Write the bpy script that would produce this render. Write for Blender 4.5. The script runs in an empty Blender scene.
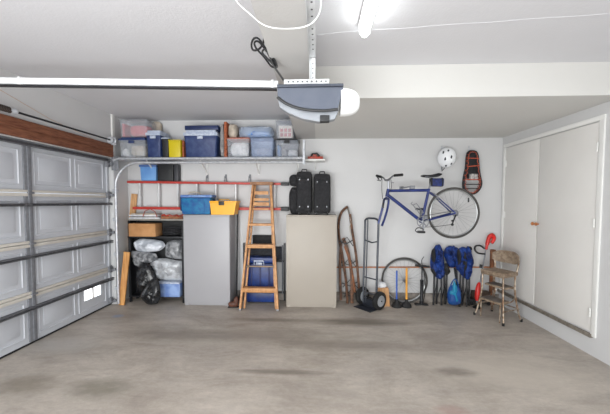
import bpy, bmesh, math, random
from math import pi, sin, cos, radians
from mathutils import Vector, Matrix, noise

S = bpy.context.scene
COL = S.collection

# ---------------------------------------------------------------- camera
CF, CCX, CCY, CPI, CRO, CYA, CH = 300.0, 305.0, 214.6, .0437, .0026, .0424, 1.517
cam_d = bpy.data.cameras.new('camera')
cam = bpy.data.objects.new('camera', cam_d); COL.objects.link(cam)
cam_d.sensor_fit = 'HORIZONTAL'; cam_d.sensor_width = 36
cam_d.lens = 36 * CF / 610
cam_d.shift_y = (CCY - 207) / 610
cam.location = (0, 0, CH)
cam.rotation_euler = (Matrix.Rotation(CYA, 3, 'Z') @ Matrix.Rotation(pi/2 - CPI, 3, 'X') @ Matrix.Rotation(CRO, 3, 'Z')).to_euler()
S.camera = cam

# ---------------------------------------------------------------- light and exposure
w = bpy.data.worlds.new('world'); S.world = w; w.use_nodes = True
w.node_tree.nodes['Background'].inputs[0].default_value = (.75, .85, 1, 1)
w.node_tree.nodes['Background'].inputs[1].default_value = 1.0
def area(name, loc, rot, sx, sy, power, col=(1, 1, 1)):
    d = bpy.data.lights.new(name, 'AREA'); d.shape = 'RECTANGLE'; d.size = sx; d.size_y = sy
    d.energy = power; d.color = col
    o = bpy.data.objects.new(name, d); COL.objects.link(o); o.location = loc; o.rotation_euler = rot
    return o
area('bounce_softbox', (-1.5, -.9, 2.70), (0, 0, 0), 1.6, 1.6, 44, (.98, 1, .975))  # unseen softbox added behind the camera to imitate bounced light
area('bounce_softbox', (1.2, -.9, 2.70), (0, 0, 0), 1.6, 1.6, 34, (.98, 1, .975))  # second added softbox, same purpose
area('front_left_fill', (-1.6, -1.9, 1.35), (radians(92), 0, radians(-32)), 2.6, 2.2, 92, (.96, .99, .99))  # added fill behind the camera; the front wall has no opening
area('ceiling_uplight_fill', (-.5, -1.5, .5), (radians(124), 0, radians(8)), 3.4, .9, 88, (.98, 1, 1))  # added upward fill behind the camera, brightens ceiling and soffit
S.view_settings.view_transform = 'Standard'
S.view_settings.look = 'None'
S.view_settings.gamma = 1
S.view_settings.use_curve_mapping = False
S.view_settings.exposure = 0.63

# ---------------------------------------------------------------- pixel -> place
def ray(px, py):
    a = px - CCX; b = py - CCY
    a, b = a*cos(CRO) + b*sin(CRO), -a*sin(CRO) + b*cos(CRO)
    a /= CF; u = -b / CF
    y = cos(CPI) + u*sin(CPI); z = -sin(CPI) + u*cos(CPI)
    return Vector((a*cos(CYA) - y*sin(CYA), a*sin(CYA) + y*cos(CYA), z))
def P(px, py, Y):
    r = ray(px, py); return Vector((0, 0, CH)) + r * (Y / r.y)
def AX(px, py, X):
    r = ray(px, py); return Vector((0, 0, CH)) + r * (X / r.x)
def F(px, py, Z=0):
    r = ray(px, py); return Vector((0, 0, CH)) + r * ((Z - CH) / r.z)
def RC(x0, x1, y0, y1, Y):
    ym = (y0+y1)/2; xm = (x0+x1)/2
    return P(x0, ym, Y).x, P(x1, ym, Y).x, P(xm, y1, Y).z, P(xm, y0, Y).z

# ---------------------------------------------------------------- materials
def nt(name):
    m = bpy.data.materials.new(name); m.use_nodes = True
    n = m.node_tree.nodes; l = m.node_tree.links
    return m, n, l, n['Principled BSDF']
def lin(c):
    return tuple((v/255/12.92 if v/255 <= .04045 else ((v/255+.055)/1.055)**2.4) for v in c)
def mat(name, c, rough=.5, metal=0, c2=None, scale=8, amt=.25, bump=0, bscale=60, stretch=(1, 1, 1), coat=0, detail=4, lo=.35, hi=.65):
    m, n, l, b = nt(name)
    c = lin(c); c2 = lin(c2) if c2 else tuple(v*(1-amt) for v in c)
    tc = n.new('ShaderNodeTexCoord'); mp = n.new('ShaderNodeMapping'); mp.inputs['Scale'].default_value = stretch
    l.new(tc.outputs['Object'], mp.inputs[0])
    no = n.new('ShaderNodeTexNoise'); no.inputs['Scale'].default_value = scale; no.inputs['Detail'].default_value = detail
    l.new(mp.outputs[0], no.inputs['Vector'])
    cr = n.new('ShaderNodeValToRGB'); cr.color_ramp.elements[0].position = lo; cr.color_ramp.elements[1].position = hi
    cr.color_ramp.elements[0].color = (*c2, 1); cr.color_ramp.elements[1].color = (*c, 1)
    l.new(no.outputs['Fac'], cr.inputs[0]); l.new(cr.outputs[0], b.inputs['Base Color'])
    b.inputs['Roughness'].default_value = rough; b.inputs['Metallic'].default_value = metal
    if coat: b.inputs['Coat Weight'].default_value = coat
    if bump:
        nb = n.new('ShaderNodeTexNoise'); nb.inputs['Scale'].default_value = bscale; nb.inputs['Detail'].default_value = 3
        l.new(mp.outputs[0], nb.inputs['Vector'])
        bp = n.new('ShaderNodeBump'); bp.inputs['Strength'].default_value = bump; bp.inputs['Distance'].default_value = .01
        l.new(nb.outputs['Fac'], bp.inputs['Height']); l.new(bp.outputs[0], b.inputs['Normal'])
    return m
def clear(name, c, alpha=.45, rough=.15, c2=None, scale=18):
    m, n, l, b = nt(name)
    c = lin(c); c2 = lin(c2) if c2 else c
    tc = n.new('ShaderNodeTexCoord'); no = n.new('ShaderNodeTexNoise'); no.inputs['Scale'].default_value = scale
    l.new(tc.outputs['Object'], no.inputs['Vector'])
    cr = n.new('ShaderNodeValToRGB'); cr.color_ramp.elements[0].position = .4; cr.color_ramp.elements[1].position = .6
    cr.color_ramp.elements[0].color = (*c2, 1); cr.color_ramp.elements[1].color = (*c, 1)
    l.new(no.outputs['Fac'], cr.inputs[0]); l.new(cr.outputs[0], b.inputs['Base Color'])
    b.inputs['Roughness'].default_value = rough; b.inputs['Alpha'].default_value = alpha
    return m
def emit(name, c, s):
    m, n, l, b = nt(name)
    b.inputs['Base Color'].default_value = (*c, 1); b.inputs['Emission Color'].default_value = (*c, 1)
    b.inputs['Emission Strength'].default_value = s; b.inputs['Roughness'].default_value = .4
    return m

def floor_mat():
    m, n, l, b = nt('stained_concrete')
    tc = n.new('ShaderNodeTexCoord')
    def noise_(scale, st, det=5, rough=.55, dist=0):
        mp = n.new('ShaderNodeMapping'); mp.inputs['Scale'].default_value = st
        l.new(tc.outputs['Object'], mp.inputs[0])
        t = n.new('ShaderNodeTexNoise'); t.inputs['Scale'].default_value = scale; t.inputs['Detail'].default_value = det
        t.inputs['Roughness'].default_value = rough; t.inputs['Distortion'].default_value = dist
        l.new(mp.outputs[0], t.inputs['Vector']); return t.outputs['Fac']
    def ramp(src, p0, p1, c0, c1):
        r = n.new('ShaderNodeValToRGB'); r.color_ramp.elements[0].position = p0; r.color_ramp.elements[1].position = p1
        r.color_ramp.elements[0].color = (*c0, 1); r.color_ramp.elements[1].color = (*c1, 1)
        l.new(src, r.inputs[0]); return r.outputs[0]
    def mix(a, bb, mode, fac):
        x = n.new('ShaderNodeMix'); x.data_type = 'RGBA'; x.blend_type = mode; x.inputs[0].default_value = fac
        l.new(a, x.inputs[6]); l.new(bb, x.inputs[7]); return x.outputs[2]
    base = ramp(noise_(1.6, (.8, 1.5, 1), 10, .7, .4), .33, .68, lin((162, 153, 144)), lin((190, 181, 171)))
    strk = ramp(noise_(4.5, (.5, 2.6, 1), 8, .72, .5), .36, .58, (.86, .86, .87), (1, 1, 1))
    blot = ramp(noise_(1.1, (1, 1.7, 1), 10, .7, .8), .36, .52, (.74, .72, .70), (1, 1, 1))
    fine = ramp(noise_(26, (.7, 1.3, 1), 8, .8), .3, .7, (.84, .84, .85), (1.1, 1.1, 1.1))
    c = mix(mix(mix(base, strk, 'MULTIPLY', .8), blot, 'MULTIPLY', .75), fine, 'MULTIPLY', 1)
    def spot(center, rx, ry, col, amount):           # a toned patch, stains included, with its own place on the slab
        nonlocal c
        mp = n.new('ShaderNodeMapping'); mp.vector_type = 'POINT'
        mp.inputs['Scale'].default_value = (1/rx, 1/ry, 1); mp.inputs['Location'].default_value = (-center[0]/rx, -center[1]/ry, 0)
        l.new(tc.outputs['Object'], mp.inputs[0])
        nz = n.new('ShaderNodeTexNoise'); nz.inputs['Scale'].default_value = 2.2; nz.inputs['Detail'].default_value = 5
        l.new(mp.outputs[0], nz.inputs['Vector'])
        g = n.new('ShaderNodeTexGradient'); g.gradient_type = 'SPHERICAL'; l.new(mp.outputs[0], g.inputs[0])
        mu = n.new('ShaderNodeMath'); mu.operation = 'MULTIPLY'; l.new(g.outputs['Fac'], mu.inputs[0]); l.new(nz.outputs['Fac'], mu.inputs[1])
        mr = n.new('ShaderNodeMapRange'); mr.inputs[1].default_value = .03; mr.inputs[2].default_value = .35; mr.inputs[4].default_value = amount
        l.new(mu.outputs[0], mr.inputs[0])
        x = n.new('ShaderNodeMix'); x.data_type = 'RGBA'; x.blend_type = 'MIX'
        l.new(mr.outputs[0], x.inputs[0]); l.new(c, x.inputs[6]); x.inputs[7].default_value = (*lin(col), 1); c = x.outputs[2]
    for px, py, rx, ry, col, am in FLOOR_SPOTS:
        f = F(px, py); spot((f.x, f.y), rx, ry, col, am)
    l.new(c, b.inputs['Base Color'])
    b.inputs['Roughness'].default_value = .5
    bp = n.new('ShaderNodeBump'); bp.inputs['Strength'].default_value = .12; bp.inputs['Distance'].default_value = .01
    l.new(noise_(35, (1, 1, 1)), bp.inputs['Height']); l.new(bp.outputs[0], b.inputs['Normal'])
    return m
FLOOR_SPOTS = [(500, 370, 1.1, .5, (192, 183, 172), .55), (270, 335, 1.3, .25, (118, 110, 100), .4), (452, 411, .17, .09, (150, 116, 108), .45), (360, 322, .9, .16, (104, 96, 86), .8), (180, 335, .9, .22, (112, 104, 94), .6),  # first entry is a broad paler patch on the right
               (60, 345, .5, .25, (176, 174, 172), .5), (100, 388, .35, .18, (110, 106, 92), .6), (455, 372, .25, .10, (118, 110, 102), .7),
               (280, 372, .6, .06, (110, 103, 94), .7), (345, 345, 1.0, .15, (122, 114, 104), .6), (25, 385, .35, .2, (120, 112, 98), .6),
               (118, 316, .10, .08, (120, 138, 168), .7), (270, 320, .7, .09, (116, 108, 98), .7)]

WALL = mat('painted_wall', (204, 204, 205), .7, amt=.03, scale=2, bump=.12, bscale=90)
CEIL = mat('painted_ceiling', (210, 210, 214), .75, amt=.03, scale=1.5, bump=.15, bscale=70)
SOFF = mat('painted_soffit', (207, 206, 203), .75, amt=.02, scale=2, bump=.1, bscale=70)
CURB = mat('bare_concrete_curb', (150, 143, 136), .85, c2=(112, 104, 98), scale=9, bump=.3)
DOORP = mat('grey_white_door_paint', (192, 195, 202), .5, amt=.04, scale=5, bump=.08, bscale=200)
CUPB = mat('cream_white_cupboard_paint', (222, 220, 217), .45, amt=.03, scale=3)
WHITE = mat('white_paint', (228, 228, 226), .45, amt=.03)
GALV = mat('galvanised_steel', (206, 208, 212), .4, .3, c2=(176, 180, 188), scale=25)
DGALV = mat('dull_grey_steel', (134, 136, 142), .5, .3, c2=(122, 124, 130), scale=30)
STRUTM = mat('dark_grey_strut_steel', (112, 113, 117), .5, .2, c2=(92, 93, 98), scale=30)
CREAM = mat('cream_vinyl_strip', (210, 205, 197), .6, amt=.08, scale=12)
REDWOOD = mat('raw_redwood', (142, 92, 66), .75, c2=(104, 56, 36), scale=7, stretch=(6, 1.4, 10), bump=.3, lo=.3, hi=.7)
BLACK = mat('black_plastic', (30, 31, 34), .5, amt=.3)
BLACKF = mat('black_nylon_fabric', (34, 34, 38), .8, c2=(20, 20, 23), scale=30, bump=.5, bscale=120)
BLACKM = mat('black_steel', (38, 39, 43), .4, .3)
RUBBER = mat('black_rubber', (28, 28, 29), .75, amt=.2)
NAVY = mat('navy_blue_plastic', (52, 70, 112), .45, c2=(26, 44, 94), scale=14)
DNAVY = mat('dark_navy_plastic', (28, 44, 88), .4)
GREYLID = mat('pale_grey_plastic', (196, 204, 218), .45, c2=(160, 172, 196), scale=30)
YELL = mat('bright_yellow_plastic', (204, 184, 18), .4, amt=.07)
YELO = mat('orange_yellow_plastic', (240, 172, 24), .4, amt=.07)
YELD = mat('deep_yellow_side_plastic', (206, 156, 22), .4, amt=.07)
CLR = clear('milky_clear_plastic', (215, 220, 228), .2)
CLRB = clear('bluish_clear_plastic', (175, 192, 224), .3)
CLRB2 = clear('smoky_clear_plastic', (180, 186, 198), .25)
FILM = clear('crinkled_clear_film', (216, 220, 226), .75, .12, c2=(176, 178, 182), scale=12)
FILM2 = clear('cloudy_grey_film', (166, 168, 172), .85, .12, c2=(104, 106, 110), scale=14)
FILMW = clear('white_plastic_film', (232, 236, 244), .92, .2, c2=(176, 182, 192), scale=9)
BAGB = mat('glossy_black_bin_bag', (44, 46, 50), .22, c2=(16, 16, 18), scale=9, bump=.7, bscale=16)
PINK = mat('coral_pink_cloth', (214, 104, 112), .8, c2=(190, 80, 92), scale=14)
BEIGE = mat('beige_cloth', (196, 186, 172), .85, c2=(160, 148, 134), scale=12, bump=.3, bscale=40)
GREYC = mat('grey_cloth', (160, 158, 158), .85, c2=(120, 118, 120), scale=16, bump=.3, bscale=40)
WHITEC = mat('white_cloth', (232, 232, 234), .85, c2=(196, 198, 204), scale=14, bump=.3, bscale=40)
BLUEC = mat('light_blue_cloth', (96, 150, 206), .8, c2=(52, 92, 160), scale=14, bump=.3, bscale=40)
RUSTC = mat('rust_orange_board', (178, 98, 62), .8, c2=(120, 62, 40), scale=30)
REDF = mat('red_fibreglass', (196, 52, 44), .45, c2=(160, 50, 40), scale=20, stretch=(1, 4, 4))
ALU = mat('aluminium', (224, 226, 228), .4, .2)
WOODL = mat('light_wood', (208, 164, 118), .6, c2=(176, 128, 84), scale=5, stretch=(8, 8, .7), bump=.1)
WOODS = mat('varnished_pine', (202, 150, 98), .5, c2=(168, 116, 70), scale=6, stretch=(3, 3, 3), bump=.1)
WOODD = mat('old_brown_wood', (150, 96, 62), .7, c2=(90, 54, 36), scale=14, bump=.3)
RUST = mat('rusty_brown_varnish', (116, 80, 58), .6, c2=(66, 46, 36), scale=22, bump=.3)
CARD = mat('brown_cardboard', (190, 142, 96), .85, c2=(168, 120, 76), scale=6)
TEAL = mat('teal_blue_nylon', (14, 112, 158), .6, c2=(16, 78, 140), scale=16, bump=.3, bscale=50)
TEALL = mat('pale_blue_nylon', (120, 150, 196), .6, c2=(80, 112, 176), scale=16)
SILC = mat('silver_paint', (146, 150, 157), .4, .2)
OPEN = mat('slate_grey_plastic', (88, 93, 106), .45, c2=(78, 84, 98), scale=6)
LENS = mat('frosted_white_lens', (236, 238, 238), .35, amt=.02)
BIKE = mat('metallic_blue_paint', (6, 38, 112), .35, 0, c2=(6, 28, 86), scale=7, coat=.15)
CHROME = mat('chrome_metal', (150, 152, 158), .3, .75)
TYRE = mat('tyre_rubber', (76, 74, 72), .8, amt=.2)
RIM = mat('rim_aluminium', (176, 178, 180), .35, .7)
HELM = mat('white_helmet_shell', (236, 238, 242), .25, amt=.02, coat=.5)
ORNG = mat('orange_red_webbing', (190, 88, 56), .6, c2=(150, 50, 34), scale=40)
CAMP = mat('royal_blue_polyester', (4, 54, 132), .7, c2=(5, 24, 74), scale=16, bump=.4, bscale=30)
JUGM = mat('blue_vinyl_bag', (28, 84, 150), .45, c2=(20, 56, 120), scale=9)
CYAN = mat('turquoise_print', (26, 130, 168), .5, amt=.15)
REDP = mat('bright_red_plastic', (216, 44, 38), .35, c2=(180, 34, 30), scale=10)
HANDTR = mat('dark_grey_enamel', (74, 78, 86), .4, .3, amt=.2)
STOOLM = mat('worn_tan_vinyl', (150, 134, 116), .55, c2=(112, 92, 74), scale=26, bump=.15)
STOOLL = mat('tarnished_chrome', (188, 176, 160), .35, .7, c2=(120, 92, 70), scale=26)
BEIGEP = mat('beige_laminate', (166, 158, 148), .45, amt=.03, scale=3)
GREYP = mat('cool_white_laminate', (162, 161, 165), .4, amt=.02, scale=3)
BROWNL = mat('brown_leather', (104, 60, 42), .55, c2=(66, 38, 28), scale=20)
COOLB = mat('cobalt_blue_plastic', (8, 50, 120), .4, c2=(8, 32, 88), scale=9)
CORDW = mat('white_cable', (236, 236, 236), .4)
CORDB = mat('black_cable', (26, 26, 28), .5)
TUBEW = emit('lit_fluorescent_diffuser', (.96, 1, .99), 8)
GLOWP = emit('glowing_white_pane', (.95, .98, 1), 1.6)
YHAND = mat('yellow_painted_wood', (224, 160, 60), .5, amt=.1)
BHAND = mat('blue_plastic_handle', (44, 92, 184), .45)
STRAW = mat('strawberry_red_print', (206, 84, 84), .6, c2=(150, 60, 70), scale=60)
REDT = mat('red_enamel', (176, 58, 40), .4, c2=(130, 60, 44), scale=25)

# ---------------------------------------------------------------- mesh helpers
class MB:
    def __init__(s): s.bm = bmesh.new()
    def box(s, x0, x1, y0, y1, z0, z1, bv=0, top=1.0, topy=None, M=None):
        b = bmesh.new(); bmesh.ops.create_cube(b, size=1)
        if topy is None: topy = top
        cx, cy = (x0+x1)/2, (y0+y1)/2
        for v in b.verts:
            kx, ky = (top, topy) if v.co.z > 0 else (1, 1)
            v.co = Vector((cx + v.co.x*(x1-x0)*kx, cy + v.co.y*(y1-y0)*ky, (z0+z1)/2 + v.co.z*(z1-z0)))
        if bv: bmesh.ops.bevel(b, geom=b.edges[:], offset=bv, segments=2, affect='EDGES', profile=.6)
        s.merge(b, M); return s
    def merge(s, b, M=None):
        if M is not None: b.transform(M)
        vm = [s.bm.verts.new(v.co) for v in b.verts]; b.verts.index_update()
        for f in b.faces:
            try: s.bm.faces.new([vm[v.index] for v in f.verts])
            except ValueError: pass
        b.free()
    def tube(s, pts, r, seg=8, closed=False, flat=None):
        pts = [Vector(p) for p in pts]; n = len(pts); rings = []
        rr = r if isinstance(r, (list, tuple)) else [r]*n
        up = None
        for i in range(n):
            if closed: t = pts[(i+1) % n] - pts[i-1]
            else: t = pts[min(i+1, n-1)] - pts[max(i-1, 0)]
            if t.length < 1e-9: t = Vector((0, 0, 1))
            t.normalize()
            if up is None:
                a = Vector((0, 1, 0)) if abs(t.y) < .9 else Vector((1, 0, 0))
                u = t.cross(a).normalized()
            else: u = (up - t*up.dot(t)).normalized()
            up = u; v = t.cross(u)
            fa, fb = flat if flat else (1, 1)
            rings.append([s.bm.verts.new(pts[i] + u*cos(2*pi*k/seg)*rr[i]*fa + v*sin(2*pi*k/seg)*rr[i]*fb) for k in range(seg)])
        for i in range(n if closed else n-1):
            a, b = rings[i], rings[(i+1) % n]
            for k in range(seg):
                s.bm.faces.new((a[k], a[(k+1) % seg], b[(k+1) % seg], b[k]))
        if not closed:
            s.bm.faces.new(rings[0][::-1]); s.bm.faces.new(rings[-1])
        return s
    def bar(s, p0, p1, w, d, side=(0, 1, 0)):      # rectangular bar between two points, w across, d along side
        p0, p1 = Vector(p0), Vector(p1); t = (p1-p0).normalized(); sd = Vector(side)
        sd = (sd - t*sd.dot(t)).normalized(); u = t.cross(sd)
        vs = []
        for p in (p0, p1):
            vs.append([s.bm.verts.new(p + u*a*w/2 + sd*b*d/2) for a, b in ((-1, -1), (1, -1), (1, 1), (-1, 1))])
        a, b = vs
        for k in range(4): s.bm.faces.new((a[k], a[(k+1) % 4], b[(k+1) % 4], b[k]))
        s.bm.faces.new(a[::-1]); s.bm.faces.new(b)
        return s
    def prism(s, poly, y0, y1):                     # polygon of (x,z)
        a = [s.bm.verts.new((x, y0, z)) for x, z in poly]; b = [s.bm.verts.new((x, y1, z)) for x, z in poly]
        n = len(poly)
        for k in range(n): s.bm.faces.new((a[k], a[(k+1) % n], b[(k+1) % n], b[k]))
        s.bm.faces.new(a[::-1]); s.bm.faces.new(b)
        return s
    def lathe(s, prof, c, axis='Z', seg=20, M=None):
        c = Vector(c); rings = []
        for r, h in prof:
            ring = []
            for k in range(seg):
                a = 2*pi*k/seg; x, y = r*cos(a), r*sin(a)
                co = {'Z': (x, y, h), 'Y': (x, h, y), 'X': (h, x, y)}[axis]
                co = Vector(co)
                if M is not None: co = M @ co
                ring.append(s.bm.verts.new(c + co))
            rings.append(ring)
        for a, b in zip(rings, rings[1:]):
            for k in range(seg): s.bm.faces.new((a[k], a[(k+1) % seg], b[(k+1) % seg], b[k]))
        s.bm.faces.new(rings[0][::-1]); s.bm.faces.new(rings[-1])
        return s
    def blob(s, c, r, amp=.12, freq=3, seed=0, sq=1.0, sub=4, flatz=None):
        b = bmesh.new(); bmesh.ops.create_icosphere(b, subdivisions=sub, radius=1)
        c = Vector(c); off = Vector((seed*7.3, seed*3.1, seed*1.7))
        for v in b.verts:
            d = v.co.normalized()
            q = Vector([math.copysign(abs(k)**sq, k) for k in d])
            nn = noise.noise(d*freq + off) + .5*noise.noise(d*freq*2.3 + off) + .3*abs(noise.noise(d*freq*4.5 + off))
            q = q * (1 + amp*nn)
            q = Vector((c.x + q.x*r[0], c.y + q.y*r[1], c.z + q.z*r[2]))
            if flatz is not None: q.z = max(q.z, flatz)
            v.co = q
        s.merge(b); return s
    def puff(s, poly, Y, th, seed=0, amp=.3, rings=6, fr=9, back=.25):    # cushion-like body from an outline of (x,z)
        n0 = len(poly); pl = []
        for i in range(n0):                                       # subdivide outline
            a = Vector(poly[i]); b = Vector(poly[(i+1) % n0])
            for k in range(4): pl.append(a.lerp(b, k/4))
        # smooth
        for _ in range(1): pl = [(pl[i-1] + pl[i]*2 + pl[(i+1) % len(pl)])/4 for i in range(len(pl))]
        n = len(pl); c = sum(pl, Vector((0, 0)))/n; off = Vector((seed*5.1, seed*2.7, 0))
        for side in (-1, 1):
            prev = None
            for j in range(rings+1):
                t = 1 - j/rings
                prof = math.sqrt(max(0, 1 - t**2.6))
                if j == rings:
                    nn = noise.noise(Vector((c.x*fr, c.y*fr, seed)) + off)
                    v = s.bm.verts.new((c.x, Y + side*th*(1+amp*nn)*(1 if side < 0 else back), c.y))
                    for k in range(n):
                        q = (prev[k], prev[(k+1) % n], v)
                        s.bm.faces.new(q if side < 0 else q[::-1])
                    break
                ring = []
                for k in range(n):
                    p = c.lerp(pl[k], t)
                    nn = noise.noise(Vector((p.x*fr, p.y*fr, seed)) + off) + .6*noise.noise(Vector((p.x*fr*2.7, p.y*fr*2.7, seed)) + off)
                    y = Y + side*th*prof*(1 + amp*nn)*(1 if side < 0 else back)
                    if side > 0 and j == 0: ring.append(s._edge[k])
                    else: ring.append(s.bm.verts.new((p.x, y, p.y)))
                if j == 0: s._edge = ring
                if prev:
                    for k in range(n):
                        q = (prev[k], prev[(k+1) % n], ring[(k+1) % n], ring[k])
                        s.bm.faces.new(q if side < 0 else q[::-1])
                prev = ring
        return s

def build(name, mb, m, parent=None, base=None, ang=.7, kind=None):
    """link one mesh object; vertices are in world space and moved into the parent's (or base's) frame"""
    bm = mb.bm
    bmesh.ops.recalc_face_normals(bm, faces=bm.faces[:])
    root = parent
    loc = Vector(base) if base is not None else Vector((0, 0, 0))
    if parent is not None:
        while root.parent: root = root.parent
        loc = Vector(root['_base'])
        bm.transform(Matrix.Translation(-loc))
    elif base is not None: bm.transform(Matrix.Translation(-loc))
    me = bpy.data.meshes.new(name); bm.to_mesh(me); bm.free()
    me.polygons.foreach_set('use_smooth', [True]*len(me.polygons)); me.set_sharp_from_angle(angle=ang)
    me.materials.append(m)
    o = bpy.data.objects.new(name, me); COL.objects.link(o)
    if parent is not None:
        o.parent = parent
        if parent is not root: pass
    else:
        o.location = loc; o['_base'] = loc
    if kind: o['kind'] = kind
    return o
def thing(name, label, cat, base, group=None):
    o = bpy.data.objects.new(name, None); COL.objects.link(o); o.empty_display_size = .05
    o.location = base; o['_base'] = Vector(base); o['label'] = label; o['category'] = cat
    if group: o['group'] = group
    return o
def single(name, mb, m, label, cat, base, group=None, kind=None, ang=.7):
    o = build(name, mb, m, None, base, ang); o['label'] = label; o['category'] = cat
    if group: o['group'] = group
    if kind: o['kind'] = kind
    return o
def struct(name, mb, m, parent=None):
    if parent is None:
        o = build(name, mb, m, None, (0, 0, 0)); o['kind'] = 'structure'; return o
    return build(name, mb, m, parent)
def place(o, loc):      # move a finished top-level thing
    o.location = loc

# ================================================================ ROOM
D, XR, ZC, ZS, YS = 4.57, 2.715, 2.75, 2.46, 2.80
XW, XD, YB = -2.95, -3.03, -2.2
Y_END = 4.235
struct('floor', MB().box(-3.4, 3.0, YB-.2, D+.3, -.12, 0), floor_mat())
struct('ceiling', MB().box(-3.4, 3.0, YB-.2, D+.3, ZC, ZC+.12), CEIL)
struct('wall_back', MB().box(-3.4, 3.0, D, D+.2, 0, ZC), WALL)
struct('wall_front', MB().box(-3.4, 3.0, YB-.15, YB, 0, ZC), WALL)
# right wall with the cupboard opening
CY0, CY1, CYM, CZ0, CZ1 = 3.03, 4.50, 3.83, .225, 2.30
mb = MB().box(XR, XR+.2, YB, CY0, 0, ZC).box(XR, XR+.2, CY0, D, 0, CZ0).box(XR, XR+.2, CY0, D, CZ1, ZC).box(XR, XR+.2, CY1, D, CZ0, CZ1)
struct('wall_right', mb, WALL)
# left wall: strip beside the door, wall above it and the far part behind the camera
mb = MB().box(XW-.2, XW, Y_END, D, 0, ZC).box(XW-.2, XW, -.62, Y_END, 2.13, ZC).box(XW-.2, XW, YB, -.62, 0, ZC)
struct('wall_left', mb, WALL)
# beam and soffit boxed in under the ceiling
struct('trim_1', MB().box(-.32, -.04, YB, D, ZS, ZC), mat('shaded_beam_paint', (186, 185, 184), .75, amt=.02, scale=2, bump=.1, bscale=70))  # darker copy of the soffit paint, the beam's shade put into its colour
struct('trim_2', MB().box(-.04, XR, YS, D, ZS, ZC), SOFF)
struct('baseboard_back', MB().box(XW, XR, D-.018, D, 0, .135), CURB)
# ceiling tape seam
def seam(pts, nm):
    m_ = MB()
    m_.tube([(p.x, p.y, ZC-.001) for p in pts], .0015, 6, flat=(1, .4))
    struct(nm, m_, CEIL)
seam([F(376+(610-376)*k/8, 29.5-16.5*k/8 + (.6 if k % 3 == 1 else 0), ZC) for k in range(-2, 9)], 'trim_3')
# white corner strip where the door wall meets the back part
struct('trim_4', MB().box(XW-.01, XW+.022, Y_END-.03, Y_END+.02, 2.13, ZC), WHITE)

# cupboard doors in the right wall
frame = struct('trim_5', MB().box(XR-.014, XR+.01, CY0-.045, CY0+.006, CZ0-.03, CZ1+.003, .003)
               .box(XR-.014, XR+.01, CY0-.045, CY1+.03, CZ1+.004, CZ1+.05, .003)
               .box(XR-.014, XR+.01, CY1-.004, CY1+.03, CZ0-.03, CZ1+.003, .003), WHITE)
struct('trim_6', MB().box(XR-.03, XR+.02, CY0-.01, D-.02, CZ0-.045, CZ0-.008, .004), mat('dark_bronze_sill', (138, 131, 121), .5, .2, c2=(112, 105, 96), scale=20))
struct('trim_7', MB().box(XR+.05, XR+.07, CY0, CY1, CZ0, CZ1), mat('dark_cupboard_inside', (130, 116, 104), .9))
for nm, a, b, hy in (('door_2', CYM+.009, CY1-.008, CY1-.02), ('door_3', CY0+.01, CYM-.009, CY0+.014)):
    d = struct(nm, MB().box(XR-.002, XR+.03, a, b, CZ0+.004, CZ1-.006, .002), CUPB)
    for z in (CZ1-.25, (CZ0+CZ1)/2+.05, CZ0+.2):
        if nm == 'door_2': z += .02
        hb = MB().box(XR-.014, XR, hy-.018, hy+.018, z-.045, z+.045, .002)
        for zz in (-.03, 0, .03): hb.tube([(XR-.018, hy, z+zz-.013), (XR-.018, hy, z+zz+.013)], .007, 8)
        build('hinge', hb, WHITE, d)
    # round wooden knob near the middle gap
    ky = CYM + (.032 if nm == 'door_2' else -.032)
    kz = AX(538, 224, XR).z
    build('knob', MB().lathe([(.009, 0), (.009, -.018), (.02, -.026), (.022, -.036), (.013, -.045)], (XR, ky, kz), 'X', 16), mat('orange_wood_knob', (190, 120, 62), .4, c2=(150, 84, 40), scale=30), d)

# ================================================================ GARAGE DOOR (door_1)
SEC = [0, .533, 1.067, 1.6, 2.12]
DY0, DY1 = -.62, Y_END
gd = bpy.data.objects.new('door_1', None); COL.objects.link(gd); gd.location = (XD, 1.8, 0); gd['_base'] = Vector((XD, 1.8, 0)); gd['kind'] = 'structure'
stile_c = [4.20, 3.01, 1.80, .6, -.58]
# bright patch in the bottom section, built as panes that glow by themselves
lp0 = AX(84.2, 296, XD); lp1 = AX(101, 290, XD)
LY0, LY1 = lp0.y, lp1.y; LZ0, LZ1 = AX(84.2, 301.6, XD).z, AX(84.2, 291, XD).z
for i in range(4):
    z0, z1 = SEC[i], SEC[i+1]
    mb = MB()
    if i == 0:
        mb.box(XD-.045, XD, DY0, LY0, z0+.002, z1-.004).box(XD-.045, XD, LY1, DY1, z0+.002, z1-.004)
        mb.box(XD-.045, XD, LY0, LY1, z0+.002, LZ0).box(XD-.045, XD, LY0, LY1, LZ1, z1-.004)
    else: mb.box(XD-.045, XD, DY0, DY1, z0+.002, z1-.004)
    # raised panel mouldings (two between each pair of stiles)
    for a, b in zip(stile_c[1:], stile_c):
        w_ = (b - a - .10)
        for k in range(2):
            ya = a + .05 + k*(w_/2) + .035; yb = ya + w_/2 - .07
            za, zb = z0+.085, z1-.085
            for (p, q) in (((ya, za), (yb, za)), ((yb, za), (yb, zb)), ((yb, zb), (ya, zb)), ((ya, zb), (ya, za))):
                mb.tube([(XD, p[0], p[1]), (XD, q[0], q[1])], .009, 6, flat=(1, 1))
            if not (i == 0 and ya < LY1 and yb > LY0):
                mb.box(XD-.01, XD+.005, ya+.05, yb-.05, za+.05, zb-.05, .005)
    build('door_section', mb, DOORP, gd)
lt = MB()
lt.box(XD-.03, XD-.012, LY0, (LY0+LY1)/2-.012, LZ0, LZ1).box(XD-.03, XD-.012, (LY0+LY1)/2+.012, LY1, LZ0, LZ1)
build('glowing_pane', lt, GLOWP, gd)
build('pane_divider', MB().box(XD-.02, XD+.004, (LY0+LY1)/2-.014, (LY0+LY1)/2+.014, LZ0, LZ1), WHITE, gd)
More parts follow.
